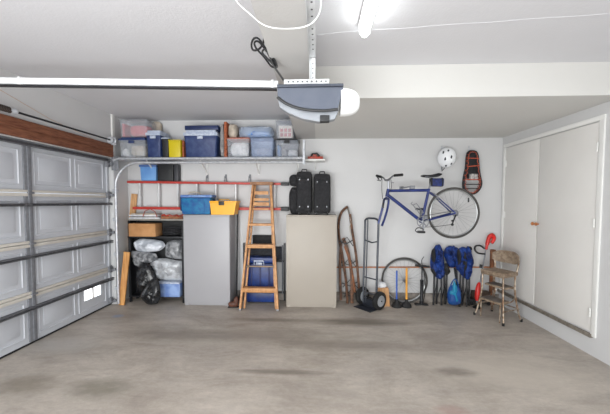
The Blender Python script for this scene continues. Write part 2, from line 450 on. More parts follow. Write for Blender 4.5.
for z in (.533, 1.067, 1.6):
    mb = MB().box(XD+.002, XD+.03, DY0, DY1, z-.036, z-.003, .003).box(XD+.002, XD+.026, DY0, DY1, z+.002, z+.030, .003)
    build('joint_strip', mb, CREAM, gd)
for z in (.385, .93, 1.475, 2.10):
    mb = MB().box(XD+.004, XD+.055, DY0, DY1, z+.012, z+.016).box(XD+.004, XD+.055, DY0, DY1, z-.016, z-.012).box(XD+.004, XD+.012, DY0, DY1, z-.016, z+.016)
    mb.box(XD+.052, XD+.056, DY0, DY1, z-.016, z-.006).box(XD+.052, XD+.056, DY0, DY1, z+.006, z+.016)
    build('strut', mb, STRUTM, gd)
build('bottom_seal', MB().box(XD-.04, XD+.006, DY0, DY1, .001, .02, .004), RUBBER, gd)
for c in stile_c:
    for i in range(4):
        wd = .042 if abs(c-4.20) > .01 else .02
        mb = MB().box(XD+.001, XD+.018, c-wd, c+wd, SEC[i]+.03, SEC[i+1]-.03, .002)
        if wd > .03: mb.box(XD+.016, XD+.026, c-.006, c+.03, SEC[i]+.03, SEC[i+1]-.03, .002)
        build('stile', mb, DGALV if wd > .03 else DOORP, gd)
    for z in (.533, 1.067, 1.6):
        hb = MB().box(XD+.028, XD+.036, c-.02, c+.02, z-.055, z+.05, .002)
        hb.tube([(XD+.042, c-.032, z), (XD+.042, c+.032, z)], .011, 8)
        build('hinge', hb, DGALV, gd)
for z in (.08, .533, 1.067, 1.6, 2.04):      # edge roller brackets
    hb = MB().box(XD+.02, XD+.06, 4.14, 4.20, z-.04, z+.04, .003).tube([(XD+.07, 4.12, z), (XD+.10, 4.15, z)], .008, 8)
    hb.lathe([(.022, -.01), (.022, .01)], (XD+.115, 4.15, z), 'Y', 14)
    build('roller', hb, DGALV, gd)

# raw redwood header above the door
hd = MB().box(XW, XW+.035, -1.0, Y_END-.035, 2.225, 2.318, .003).box(XW, XW+.04, -1.0, Y_END-.035, 2.14, 2.222, .003)
single('header_beam', hd, REDWOOD, 'rough reddish-brown wooden beam running above the garage door', 'beam', (XW, 1.6, 2.14))
# torsion shaft with spring and cable drum
SX, SZ = XW+.075, 2.362
t = thing('torsion_spring_shaft', 'dark steel torsion shaft with spring above the wooden beam', 'door spring', (SX, 1.8, SZ))
build('shaft', MB().tube([(SX, -.6, SZ), (SX, 4.19, SZ)], .011, 10), BLACKM, t)
sp = []
N = 700
for k in range(N): a = k*2*pi/10; sp.append((SX+cos(a)*.024, 1.72+1.0*k/N, SZ+sin(a)*.024))
build('spring', MB().tube(sp, .0062, 5), mat('oiled_dark_steel', (66, 56, 52), .5, .5), t)
build('spring_cone', MB().lathe([(.02, 0), (.028, .01), (.03, .05), (.018, .065)], (SX, 2.72, SZ), 'Y', 14), GALV, t)
build('cable_drum', MB().lathe([(.045, 0), (.045, .006), (.034, .010), (.034, .05), (.05, .055), (.05, .06)], (SX, 4.07, SZ), 'Y', 20), GALV, t)
build('bearing_plate', MB().box(XW+.001, XW+.10, 4.155, 4.165, SZ-.055, SZ+.055, .002), GALV, t)
single('lift_cable', MB().tube([(SX+.035, 4.09, SZ-.05), (SX+.03, 4.09, 1.0), (XD+.12, 4.11, .12)], .002, 5), GALV, 'thin steel lift cable dropping from the drum beside the garage door', 'cable', (SX, 4.09, .1))
single('pull_wire', MB().tube([AX(-3, 88, XW+.02), AX(50, 119, XW+.02), AX(108, 146, XW+.02)], .0017, 5), WOODL, 'thin tan wire strung along the wall above the spring shaft', 'wire', (XW, 3, 2.5))

# tracks
TX, TY = XW+.075, 4.17
t = thing('door_track', 'galvanised garage door track curving from the floor to horizontal under the shelf', 'door track', (TX, TY, 0))
zt2 = P(200, 162.5, TY).z; zt1 = P(200, 158.5, TY).z
def chan(pts, wv=.026):
    m_ = MB(); m_.tube(pts, wv, 8, flat=(.62, 1)); return m_
R_ = .34
pts = [(TX, TY, .03), (TX, TY, zt2-R_)]
for k in range(1, 13):
    a = k/12*pi/2; pts.append((TX + R_*(1-cos(a)), TY, zt2-R_ + R_*sin(a)))
pts += [(TX+R_+.4, TY, zt2), (P(303, 160, TY).x, TY, zt2)]
build('curved_track', MB().tube(pts, .02, 8, flat=(.75, 1)), GALV, t)
pts = [(TX-.03, TY, zt1-.02), (TX+.05, TY, zt1), (P(303, 158, TY).x, TY, zt1)]
build('upper_track', MB().tube(pts, .018, 8, flat=(.75, 1)), GALV, t)
for z in (.25, .75, 1.25, 1.66): build('track_bracket', MB().box(XW, TX, TY+.02, TY+.06, z-.025, z+.025, .003), GALV, t)
build('flag_bracket', MB().box(XW+.001, TX+.03, TY+.02, TY+.026, zt1-.16, zt1+.04, .002), DGALV, t)
hx = P(304, 150, TY).x
hz = P(304, 140, TY).z
hm = MB().box(hx-.016, hx+.016, TY-.018, TY-.014, zt2-.03, hz).box(hx+.012, hx+.016, TY-.018, TY+.014, zt2-.03, hz)
for k in range(4): hm.lathe([(.005, -.0205), (.005, -.0185)], (hx-.002, TY, zt2+.05+k*.05), 'Y', 8)
build('hanger_angle', hm, GALV, t)

# ================================================================ WALL SHELF
SHZ = P(200, 157, 4.19).z
sx0, sx1 = XW+.02, P(303, 157, 4.3).x
t = thing('wall_shelf', 'long grey wall shelf above the door track carrying storage bins', 'shelf', (-1.6, 4.5, SHZ-.02))
build('shelf_board', MB().box(sx0, sx1, 4.2, D-.002, SHZ-.022, SHZ, .002), GALV, t)
for x in (-2.5, -1.7, -.9, -.3): build('bracket', MB().bar((x, D-.004, SHZ-.22), (x, D-.004, SHZ-.02), .025, .006).bar((x, D-.004, SHZ-.2), (x, 4.3, SHZ-.03), .02, .012, (1, 0, 0)), GREYC if False else WHITE, t)

def bin_(x0, x1, y0, y1, Yf, dep, z0, m, label, name='storage_bin', lidm=None, lid=.03, taper=.93, cat='storage bin', hollow=False, group='storage bins on the wall shelf', handle=True):
    """open-topped tapered body (narrower at the foot) with an overhanging lid"""
    X0, X1, Z0, Z1 = RC(x0, x1, y0, y1, Yf)
    if z0 is None: z0 = Z0
    cx = (X0+X1)/2; cyy = Yf+dep/2; wx, wy = (X1-X0)/2, dep/2
    t = thing(name, label, cat, (cx, cyy, z0), group)
    hb = Z1 - (lid if lidm else 0)
    mb = MB(); bm = mb.bm
    def ring(z, k, ins=0, n=5, rad=.025):
        out = []
        for sx_, sy_, a0 in ((1, 1, 0), (-1, 1, pi/2), (-1, -1, pi), (1, -1, 3*pi/2)):
            for j in range(n):
                a = a0 + j/(n-1)*pi/2
                out.append(bm.verts.new((cx + sx_*(wx*k-rad-ins) + cos(a)*rad, cyy + sy_*(wy*k-rad-ins) + sin(a)*rad, z)))
        return out
    rs = [ring(z0+.001, taper-.03), ring(z0+.008, taper), ring(z0+(hb-z0)*.72, taper+(.965-taper)*.72), ring(z0+(hb-z0)*.74, taper+(.985-taper)*.8),
          ring(hb-.025, .975), ring(hb-.024, 1.0), ring(hb, 1.0), ring(hb, .975), ring(hb-.02, .965), ring(z0+.012, taper-.02)]
    bm.faces.new(rs[0][::-1])
    for a, b in zip(rs, rs[1:]):
        n = len(a)
        for k in range(n): bm.faces.new((a[k], a[(k+1) % n], b[(k+1) % n], b[k]))
    bm.faces.new(rs[-1])
    build('body', mb, m, t)
    if lidm:
        l_ = MB().box(cx-wx*1.015, cx+wx*1.015, Yf-.006, Yf+dep+.004, hb+.001, hb+lid*.55, .006)
        l_.box(cx-wx*.9, cx+wx*.9, Yf+.02, Yf+dep-.02, hb+lid*.5, Z1, .006)
        build('lid', l_, lidm, t)
    if handle:
        build('latch', MB().box(cx-.04, cx+.04, Yf-.016, Yf-.002+wy*.01, hb-.045, hb-.006, .004), lidm or m, t)
    return t, (X0, X1, z0, hb, Yf, Yf+dep)
YF = 4.225
SH = SHZ + .001
def content(box, m, label, name, fx=(.1, .9), fz=.8, seed=1, cat='bundle', amp=.12, fy=(.1, .9)):
    X0, X1, z0, z1, y0, y1 = box
    a, b = X0+(X1-X0)*fx[0], X0+(X1-X0)*fx[1]; zt = z0+.014+(z1-z0-.02)*fz
    c = ((a+b)/2, (y0+y1)/2, (z0+.014+zt)/2)
    ya = (fy[1]-fy[0])*(y1-y0)/2
    return single(name, MB().blob(c, ((b-a)/2*.88, ya*.84, (zt-z0-.014)/2*.92), amp, 2.5, seed, .55, flatz=z0+.0135), m, label, cat, (c[0], c[1], z0+.014))
# left pair
_, b1 = bin_(118.5, 145, 137, 156.5, YF, .3, SH, CLR, 'clear plastic bin with blue lid at the left end of the shelf', lidm=NAVY, lid=.045)
content(b1, BEIGE, 'crumpled beige bag inside the blue-lidded clear bin', 'cloth_bag', (.3, .95), .8, 3)
content(b1, WHITEC, 'small white bag beside the beige bag in the blue-lidded bin', 'cloth_bag', (.03, .3), .6, 5)
zt = P(130, 137, YF).z + .001
_, b2 = bin_(118.5, 147, 118.5, 136.6, YF, .3, zt, CLR, 'clear bin of pink things stacked on the blue-lidded bin', lidm=CLR, lid=.03, handle=False)
content(b2, PINK, 'coral pink blanket folded in the topmost left clear bin', 'blanket', (.22, .98), .85, 4, 'blanket')
X0, X1, z0, z1, y0, y1 = b2
single('booklet', MB().box(X0+.03, X0+.06, y0+.04, y0+.2, z0+.014, z1-.03, .002), PINK, 'narrow red booklet upright at the left of the pink blanket', 'book', (X0+.04, y0+.1, z0))
single('pillow', MB().blob(P(157, 128.0, 4.52), (.075, .035, .095), .1, 2, 8, .7), BEIGE, 'lumpy beige pillow behind the dark blue and pink-filled bins', 'pillow', P(157, 136, 4.52))
# navy bins
bin_(145.8, 160.5, 130, 156.5, YF+.01, .3, SH, NAVY, 'narrow navy blue bin with pale lid left of the black bin', lidm=GREYLID, lid=.075, taper=.9)
bin_(161, 168.5, 137, 156.5, YF+.02, .3, SH, BLACK, 'thin black bin wedged right of the narrow navy bin', lidm=GREYLID, lid=.025, taper=.9, handle=False)
# yellow jug
X0, X1, _, Z1 = RC(168.8, 180.3, 140, 156.5, YF)
t = thing('yellow_container', 'bright yellow plastic container with a spout between black and blue bins', 'container', ((X0+X1)/2, YF+.1, SH))
build('body', MB().box(X0, X1, YF, YF+.2, SH, Z1-.012, .014, top=1.06), YELL, t)
build('lid', MB().box(X0-.008, X1+.006, YF-.005, YF+.205, Z1-.011, Z1+.004, .005), YELL, t)
build('spout', MB().bar((X0+.02, YF+.1, Z1-.06), (X0-.03, YF+.1, Z1-.012), .04, .05), YELL, t)
X0, X1, _, Z1 = RC(181.7, 183, 140, 156.5, YF)
single('thin_board', MB().box(X0, X1, YF+.02, YF+.26, SH, Z1, .002), RUSTC, 'thin rusty brown board upright beside the yellow container', 'board', (X0, YF+.1, SH))
_, b3 = bin_(183.6, 217, 129.6, 156.5, YF, .31, SH, NAVY, 'large navy blue bin with pale grey lid in mid shelf', lidm=GREYLID, lid=.085, taper=.92)
zt = P(200, 129.6, YF).z + .002
X0, X1, _, Z1 = RC(184, 217.5, 125, 129.6, YF)
single('storage_tray', MB().box(X0, X1, YF+.02, YF+.3, zt, Z1, .006), DNAVY, 'flat dark navy tray on the lid of the large navy bin', 'tray', ((X0+X1)/2, YF+.15, zt))
# grey bag, upright board, pillows
X0, X1, _, Z1 = RC(218.6, 223, 122, 156.5, YF)
single('plastic_bag', MB().blob(((X0+X1)/2, YF+.14, (SH+Z1)/2), ((X1-X0)/2*1.05, .1, (Z1-SH)/2*.98), .14, 3, 3, .6, flatz=SH), GREYC, 'tall grey bag squeezed right of the large navy bin', 'bag', ((X0+X1)/2, YF+.14, SH))
X0, X1, _, Z1 = RC(223.4, 226, 121, 156.5, YF)
single('patterned_board', MB().box(X0, X1, YF+.03, YF+.29, SH, Z1, .003), RUSTC, 'rust brown patterned board standing left of the orange-lidded clear bin', 'board', (X0, YF+.1, SH))
# clear bins
_, b4 = bin_(226.4, 249.3, 137.2, 156.5, YF, .31, SH, CLR, 'clear bin with orange-red lid full of white things', lidm=mat('orange_red_lid', (206, 124, 100), .5), lid=.02, handle=False)
content(b4, WHITEC, 'white bundle filling the orange-lidded clear bin', 'cloth_bundle', (.05, .95), .9, 7)
_, b5 = bin_(250, 273.6, 137.2, 156.5, YF, .31, SH, CLRB, 'bluish clear bin in the middle of the right-hand bins', lidm=CLRB, lid=.02)
content(b5, GREYC, 'grey bundle inside the bluish clear bin', 'cloth_bundle', (.06, .94), .6, 8)
content((b5[0]+.1, b5[1]-.02, b5[2], b5[3], b5[4]+.005, b5[4]+.1), WHITEC, 'white bundle low at the front inside the bluish clear bin', 'cloth_bundle', (.05, .95), .3, 9) if False else None
_, b6 = bin_(275.2, 298.5, 138.6, 156.5, YF, .31, SH, CLRB2, 'clear bin with black lid at the right end of the shelf', lidm=BLACK, lid=.022)
content(b6, WHITEC, 'white bag low in the black-lidded clear bin', 'cloth_bag', (.5, .96), .5, 11)
content(b6, BLUEC, 'light blue bag standing at the left inside the black-lidded bin', 'cloth_bag', (.04, .22), .85, 12)
content(b6, GREYC, 'grey bag at the centre inside the black-lidded bin', 'cloth_bag', (.24, .48), .6, 13)
zt = P(285, 138.6, YF).z + .002
# beige cushion on the orange lid, blue bundle, strawberry bin
X0, X1, _, Z1 = RC(227.5, 236.5, 123, 137, YF+.06)
z4 = P(240, 137.2, YF).z + .001
single('cushion', MB().blob(((X0+X1)/2, YF+.15, (z4+Z1)/2), ((X1-X0)/2, .1, (Z1-z4)/2), .1, 2, 15, .7, flatz=z4), BEIGE, 'beige cushion upright on the orange-lidded clear bin', 'cushion', ((X0+X1)/2, YF+.15, z4))
X0, X1, _, Z1 = RC(237.3, 273.2, 125, 137, YF)
t = thing('vinyl_zip_bag', 'clear vinyl bag of blue and grey bedding on two clear bins', 'bag', ((X0+X1)/2, YF+.15, z4))
build('film', MB().blob(((X0+X1)/2, YF+.15, (z4+Z1)/2), ((X1-X0)/2*.95, .13, (Z1-z4)/2), .10, 3, 21, .45, flatz=z4), clear('vinyl_film', (190, 205, 226), .4), t)
build('grey_bedding', MB().blob(((X0+X1)/2-.02, YF+.16, (z4+Z1)/2), ((X1-X0)/2*.85, .105, (Z1-z4)/2*.85), .14, 3, 22, .5, flatz=z4+.004), mat('bluish_grey_bedding', (150, 160, 180), .8, c2=(92, 104, 130), scale=18), t)
build('blue_bedding', MB().blob(((X0+X1)/2+.03, YF+.10, z4+.055), (.17, .075, .045), .2, 3, 23, .6, flatz=z4+.002), BLUEC, t)
_, b7 = bin_(275.4, 294, 119, 138, YF, .3, zt, CLRB2, 'small clear bin with a fruit picture card at the top right of the shelf', lidm=CLR, lid=.02, handle=False)
X0, X1, z0, z1, y0, y1 = b7
cx0, cx1, _, cz1 = RC(278.5, 293, 125.5, 138, YF)
cx1 = min(cx1, X1-.02)
t = thing('picture_box', 'cream carton printed with six red fruits inside the small top bin', 'box', ((cx0+cx1)/2, y0+.05, z0+.014))
build('carton', MB().box(cx0, cx1, y0+.022, y0+.12, z0+.014, cz1, .003), mat('cream_card', (226, 212, 196), .7), t)
for i in range(3):
    for j in range(2):
        build('fruit_print', MB().box(cx0+.022+i*(cx1-cx0-.03)/3, cx0+.022+i*(cx1-cx0-.03)/3+(cx1-cx0)/3*.62, y0+.019, y0+.0225, z0+.03+j*.062, z0+.03+j*.062+.05, .001), STRAW, t)

# small ledge with red sander
lx0, lx1, _, _ = RC(305.5, 325, 158, 161, 4.35)
LZ = P(315, 159.2, 4.35).z
t = thing('wall_ledge', 'short white ledge beyond the right end of the shelf', 'shelf', ((lx0+lx1)/2, 4.5, LZ-.02))
build('board', MB().box(lx0, lx1, 4.33, D-.002, LZ-.022, LZ, .003), WHITE, t)
build('bracket', MB().bar(((lx0+lx1)/2, D-.004, LZ-.15), ((lx0+lx1)/2, D-.004, LZ-.02), .02, .005).bar(((lx0+lx1)/2, D-.004, LZ-.14), ((lx0+lx1)/2, 4.42, LZ-.026), .014, .01, (1, 0, 0)), WHITE, t)
X0, X1, _, Z1 = RC(307.5, 323, 150.5, 158.8, 4.38)
t = thing('power_sander', 'small rusty red hand sander with black grip on the short ledge', 'tool', ((X0+X1)/2, 4.42, LZ))
build('base', MB().box(X0, X1, 4.375, 4.46, LZ+.001, LZ+.045, .008), REDT, t)
build('grip', MB().tube([(X0+.05, 4.42, LZ+.045), (X0+.07, 4.42, LZ+.085), (X1-.09, 4.42, LZ+.095), (X1-.05, 4.42, LZ+.05)], .014, 8), BLACK, t)
build('motor_cap', MB().box(X0+.075, X1-.09, 4.385, 4.455, LZ+.045, LZ+.075, .01), REDT, t)

# ================================================================ RED LADDER ON THE WALL
LY = 4.50
zt_, zb_ = P(200, 182.7, LY).z, P(200, 208.5, LY).z
lxa, lxb = P(128.5, 182, LY).x, P(281, 184, LY).x
lza, lzb = P(128.5, 182, LY).z, P(281, 184, LY).z
bx0 = P(134, 208, LY).x; bz0, bz1 = P(134, 208, LY).z, P(281, 209, LY).z
t = thing('extension_ladder', 'red fibreglass extension ladder hung sideways on the back wall', 'ladder', ((lxa+lxb)/2, LY, zb_))
build('rail', MB().bar((lxa, LY, lza), (lxb, LY, lzb), .032, .07), REDF, t)
build('rail', MB().bar((bx0, LY, bz0), (lxb, LY, bz1), .040, .07), REDF, t)
for z0_, z1_, h in ((lzb, lzb, .04), (bz1, bz1, .05)):
    e = P(289, 184, LY).x
    build('rubber_foot', MB().box(lxb, e, LY-.04, LY+.04, z0_-h/2-.004, z0_+h/2+.004, .008), BLACK, t)
for px in (140, 159, 178, 197, 216, 236, 255, 275):
    x = P(px, 195, LY).x; f_ = (x-lxa)/(lxb-lxa)
    build('rung', MB().tube([(x, LY, bz0+(bz1-bz0)*f_+.02), (x, LY, lza+(lzb-lza)*f_-.016)], .022, 10, flat=(.8, 1)), ALU, t)
for px, cut in ((206, 1), (224.5, 0), (249, 0)):        # wall hooks over the top rail
    x = P(px, 180, LY).x; z = P(px, 176, LY).z; zr = P(px, 181.5, LY).z
    mbk = MB().tube([(x-.012, D, z), (x-.012, LY+.045, z), (x-.014, LY+.04, zr+.0)], .0055, 6).tube([(x+.012, D, z+.02), (x+.012, LY+.045, z+.02), (x+.016, LY+.04, zr)], .0055, 6)
    mbk.box(x-.012, x+.012, D-.006, D, z-.03, z+.03, .002)
    single('wall_hook', mbk, DGALV, 'dark metal hook above the red ladder, ' + ['over the blue bag', 'above the yellow toolbox', 'at the wooden stepladder top'][(206, 224.5, 249).index(px)], 'hook', (x, D, z), 'ladder hooks')
# bins resting on the ladder's top rail
zr = P(150, 181.3, LY).z
X0, X1, _, Z1 = RC(139.5, 156, 165, 181, 4.44)
mbb = MB().box(X0+.02, X1-.005, 4.44, 4.555, zr+.006, Z1, .012, top=1.1)
t = thing('plastic_tub', 'light blue plastic tub standing on the red ladder left of a black crate', 'tub', ((X0+X1)/2, 4.5, zr+.006))
build('body', mbb, mat('sky_blue_plastic', (110, 158, 210), .5, c2=(92, 140, 200), scale=6), t)
build('rim', MB().box(X0-.005, X1+.01, 4.432, 4.563, Z1-.03, Z1+.006, .008), mat('steel_blue_plastic', (78, 108, 168), .5), t)
X0, X1, _, Z1 = RC(157.5, 177.5, 164, 181, 4.44)
t = thing('black_crate', 'black plastic crate standing on the red ladder below the shelf', 'crate', ((X0+X1)/2, 4.5, zr+.004))
build('body', MB().box(X0, X1-.07, 4.44, 4.555, zr+.004, Z1, .008, top=1.03), BLACK, t)
build('side_pocket', MB().box(X1-.066, X1, 4.46, 4.555, zr+.004, Z1, .012), mat('dark_grey_plastic', (62, 62, 68), .5), t)

# ================================================================ PLANKS (corner)
def plank(p0, p1, w_, d_, m, label, Yn):
    mb = MB().bar(p0, p1, w_, d_)
    return single('wooden_plank', mb, m, label, 'plank', p0)
plank(Vector((P(125, 299, 4.545).x, 4.545, .002)), P(134.5, 194, 4.545), .09, .018, WOODL, 'long pale wooden plank leaning in the left corner beside the shelving', 4.4)
p0 = F(123.5, 304)+Vector((0,-.04,.002)); plank(p0, P(127, 252, 4.20), .085, .022, mat('honey_wood', (214, 160, 98), .6, c2=(182, 124, 70), scale=6, stretch=(8, 8, .7)), 'short honey-coloured plank in front of the long corner plank', 4.4)

# ================================================================ BLACK SHELVING UNIT
UX0, UX1 = P(128.5, 260, 4.33).x, P(184.5, 260, 4.33).x - .01
UY0, UY1 = 4.33, 4.525
UZ = P(155, 219, 4.33).z
t = thing('shelving_unit', 'black metal shelving unit between corner planks and white cabinet', 'shelving', ((UX0+UX1)/2, 4.44, 0))
for x in (UX0, UX1-.03):
    for y in (UY0, UY1-.03): build('post', MB().box(x, x+.03, y, y+.03, 0, UZ-.02, .002), BLACKM, t)
UM = P(155, 236.5, 4.33).z
for z, m in ((UZ, mat('grey_shelf_board', (150, 146, 140), .7)), (UM, BLACKM), (.10, BLACKM)):
    build('shelf', MB().box(UX0-.004, UX1+.004, UY0-.004, UY1, z-.022, z, .002), m, t)
build('back_panel', MB().box(UX0, UX1, UY1-.006, UY1, .1, UZ-.02).box(UX0, UX0+.004, UY0+.02, UY1, .1, UZ-.02), BLACK, t)
# top deck stuff: papers/boards, red hose, brown tools
X0, X1, _, _ = RC(129, 160, 212, 218, 4.36)
for k in range(4):
    dx = (.0, .02, -.005, .03)[k]
    single('folded_sheet', MB().box(X0+dx, X1-.02*k, 4.35+.005*k, 4.53, UZ+.001+k*.02, UZ+.019+k*.02, .004), (WHITEC, GREYC, WHITEC, BEIGE)[k],
           ['lowest white folded sheet on top of the black shelving', 'grey folded sheet second from the bottom on the black shelving', 'white folded sheet third in the pile on the black shelving', 'beige folded sheet topmost on the black shelving pile'][k], 'cloth', ((X0+X1)/2, 4.44, UZ+.001+k*.02), 'folded sheets on the black shelving')
X0, X1, _, _ = RC(161, 183, 211, 218, 4.36)
mbx = MB()
for k in range(3): mbx.bar((X0+.0, 4.37+.05*k, UZ+.02), (X1, 4.38+.04*k, UZ+.022+.006*k), .036, .035)
single('wooden_board', MB().bar((X0, 4.40, UZ+.0185), (X1, 4.42, UZ+.0185), .036, .10), WOODD, 'flat dark brown wooden board on the right of the shelving top', 'board', (X0, 4.4, UZ))
single('looped_hose', MB().tube([P(143, 216.3, 4.345), P(145, 211, 4.35), P(150, 209, 4.36), P(155, 211.5, 4.35), P(157, 217, 4.345)] , .006, 6), REDT, 'loop of red hose lying over the folded sheets', 'hose', P(150, 217, 4.35))
pts = [(X0 + (X1-X0)*k/10, 4.37+.02*sin(k*1.3), UZ+.05+.012*sin(k*2.1)) for k in range(11)]
single('rope_bundle', MB().tube(pts, .013, 8), REDT, 'red bundled rope lying on the dark brown board', 'rope', (X0, 4.4, UZ+.04))
# middle: cardboard box, black bag
X0, X1, _, Z1 = RC(128.5, 156, 223.5, 236, 4.32)
X0 = UX0+.032
t = thing('cardboard_box', 'brown cardboard box on the middle shelf of the black unit', 'box', ((X0+X1)/2, 4.4, UM))
build('body', MB().box(X0, X1, 4.30, 4.50, UM+.001, Z1-.004, .003), CARD, t)
build('flap', MB().box(X0+.004, X1-.004, 4.302, 4.40, Z1-.003, Z1, .001).box(X0+.004, X1-.004, 4.405, 4.498, Z1-.003, Z1, .001), CARD, t)
X0, X1, _, Z1 = RC(160, 184, 223, 236, 4.36)
X1 = UX1 - .035
coil = []
for k in range(90):
    a = k*2*pi/18; rr_ = .115 + .01*sin(k*.7); coil.append(((X0+X1)/2+cos(a)*rr_*1.1, 4.43+sin(a)*rr_*.62, UM+.016+k*.0014+.004*sin(k)))
single('coiled_hose', MB().tube(coil, .011, 7), BLACKF, 'black hose coiled on the middle shelf beside the cardboard box', 'hose', ((X0+X1)/2, 4.43, UM))
single('pouch', MB().blob((X0+.03, 4.41, UM+.085), (.05, .05, .075), .15, 3, 31, .7, flatz=UM+.001) if False else MB().blob(((X0+X1)/2, 4.43, UM+.045), (.05, .03, .04), .15, 3, 31, .7, flatz=UM+.002), BLACKF, 'small black pouch lying inside the coiled hose', 'pouch', ((X0+X1)/2, 4.43, UM))
# lower: wrapped bundles on the bottom shelf
def wrapped(name, poly, Y, th, m, label, cat, seed, amp=.3, fr=9, back=.3):
    pl = [(P(a, b, Y).x, P(a, b, Y).z) for a, b in poly]
    cx_ = sum(p[0] for p in pl)/len(pl); zz = min(p[1] for p in pl)
    return single(name, MB().puff(pl, Y, th, seed, amp, 8, fr, back), m, label, cat, (cx_, Y, zz))
wrapped('plastic_bag', [(133, 242), (140, 238.5), (152, 239), (163, 241), (166, 246), (160, 251), (148, 252.5), (136, 251)], 4.43, .09, FILMW, 'white wrapped bundle below the cardboard box in the shelving', 'bag', 2, .5)
wrapped('plastic_bag', [(130, 250.5), (140, 251.5), (156, 253), (158, 259), (152, 263.5), (145, 262), (139, 268), (133, 262)], 4.385, .08, FILM2, 'loose grey plastic bag hanging under the white wrapped bundle', 'bag', 5, .6, 14)
wrapped('plastic_bag', [(166, 243), (172, 240), (182.5, 239.5), (183.5, 250), (183, 259.5), (174, 259), (166, 257)], 4.43, .09, FILM2, 'cloudy plastic-wrapped bundle at the right under the coiled hose', 'bag', 7, .45, 12)
wrapped('plastic_bag', [(150, 262), (156, 258.7), (166, 258), (176, 260.2), (183.5, 261), (184, 274), (183, 281), (168, 280.5), (158, 279), (152, 271)], 4.43, .13, FILM, 'big crinkled clear plastic bag above the pale blue box', 'bag', 9, .45, 10)
X0, X1, _, Z1 = RC(159, 183.5, 281, 301, 4.33)
t = thing('storage_bin', 'pale blue translucent box at the foot of the black shelving', 'storage bin', ((X0+X1)/2, 4.42, .101))
build('body', MB().box(X0+.01, X1-.035, 4.28, 4.49, .101, Z1-.03, .015, top=1.04), clear('frosted_blue_plastic', (150, 176, 222), .9, .25, c2=(112, 140, 200), scale=8), t)
build('lid', MB().box(X0, X1-.034, 4.27, 4.49, Z1-.029, Z1-.006, .006), GREYLID, t)
# black bin bags on the floor in front
wrapped('garbage_bag', [(141, 264), (146, 263), (152, 266), (155, 273), (159, 283), (157, 292), (148, 295), (139, 290), (136, 282), (137, 272)], 4.26, .075, BAGB, 'tall shiny grey-black plastic bag slumped in front of the shelving', 'garbage bag', 12, .5, 13, .4)
o = wrapped('garbage_bag', [(150, 280), (157, 277), (160, 285), (161, 297), (158, 304), (148, 305), (143, 300), (140, 294.5)], 4.13, .075, BAGB, 'smaller black plastic bag on the floor in front of the shelving', 'garbage bag', 15, .4, 12, .4)

# ================================================================ CABINETS
def cabinet(xa, xb, yf, ztop, m, label, group=None, feet=True):
    t = thing('storage_cabinet', label, 'cabinet', ((xa+xb)/2, (yf+D)/2, 0))
    y1 = D - .03
    mb = MB().box(xa, xb, yf+.02, y1, 0, ztop-.018, .002)
    build('body', mb, m, t)
    build('top', MB().box(xa-.003, xb+.003, yf-.002, y1, ztop-.017, ztop, .003), m, t)
    d = build('door', MB().box(xa+.001, xb-.001, yf, yf+.018, .035, ztop-.02, .002), m, t)
    for sx_ in (xa+.035, xb-.035):
        build('foot', MB().box(sx_-.03, sx_+.03, yf+.002, yf+.018, .001, .032, .003), m, t)
    return t
cab1 = cabinet(-1.935, -1.262, 4.235, 1.322, GREYP, 'tall white storage cabinet topped by a blue bag and yellow toolbox')
cab2 = cabinet(-.446, .272, 4.235, 1.323, BEIGEP, 'tall beige storage cabinet under the black travel bags')
# dark pole and boot right of the white cabinet
px_ = -1.215
t = thing('push_broom', 'thin black pole standing upright right of the white cabinet', 'broom', (px_, 4.40, 0))
build('handle', MB().tube([(px_, 4.42, .05), (px_-.0, 4.50, 1.38)], .0125, 8), BLACKM, t)
build('head', MB().box(px_-.022, px_+.022, 4.3, 4.5, .0, .06, .006), BLACK, t)
# boot
bf = F(236, 307)
t = thing('work_boot', 'worn brown leather boot at the foot of the wooden stepladder', 'boot', bf)
bx_, by_ = -1.185, 4.19
build('upper', MB().blob((bx_-.02, by_, .045), (.07, .04, .04), .05, 2, 3, .8, flatz=.012).blob((bx_+.025, by_, .085), (.035, .034, .07), .05, 2, 4, .8), BROWNL, t)
build('sole', MB().box(bx_-.09, bx_+.062, by_-.035, by_+.035, .0, .014, .005), RUBBER, t)

# blue bag on the cabinet
CT = 1.323
X0, X1, Z0, Z1 = RC(178.8, 212.5, 194.5, 214, 4.24)
pl = [(180.5, 196), (184, 194.8), (198, 195), (214.8, 196.5), (213, 204), (210.5, 214.2), (196, 214.6), (184.5, 214), (182, 208)]
Yb_ = 4.37
pp = [(P(a, b, 4.24).x, max(CT+.002, P(a, b, 4.24).z)) for a, b in pl]
t = thing('soft_cooler_bag', 'teal blue soft bag with pale blue top on the white cabinet', 'bag', ((X0+X1)/2, Yb_, CT))
build('body', MB().box(X0+.035, X1-.04, 4.245, 4.44, CT+.001, Z1-.045, .03, top=1.06), TEAL, t)
build('flap', MB().box(X0+.02, X1-.008, 4.238, 4.445, Z1-.044, Z1-.004, .016), TEALL, t)
build('pocket', MB().box(X0+.07, X1-.12, 4.232, 4.25, CT+.03, Z1-.09, .008), TEAL, t)
build('carry_strap', MB().tube([(X0+.12, 4.3, Z1-.006), (X0+.13, 4.3, Z1+.03), (X0+.2, 4.31, Z1+.04), (X0+.29, 4.3, Z1+.02), (X0+.3, 4.3, Z1-.006)], .008, 6), BEIGE, t)
build('end_pouch', MB().box(X0-.005, X0+.05, 4.28, 4.42, CT+.05, Z1-.02, .02), mat('dark_navy_nylon', (24, 40, 84), .7), t)
# grey thing sticking up behind bag
x = P(185, 190, 4.52).x
single('gripper_tool', MB().tube([(x, 4.53, CT+.002), (x, 4.53, P(185, 190, 4.53).z)], .014, 8).blob((x, 4.53, P(185, 189.5, 4.53).z), (.02, .015, .03), .05, 2, 1), DGALV, 'short grey metal tool standing up behind the teal bag', 'tool', (x, 4.53, CT)) if False else None
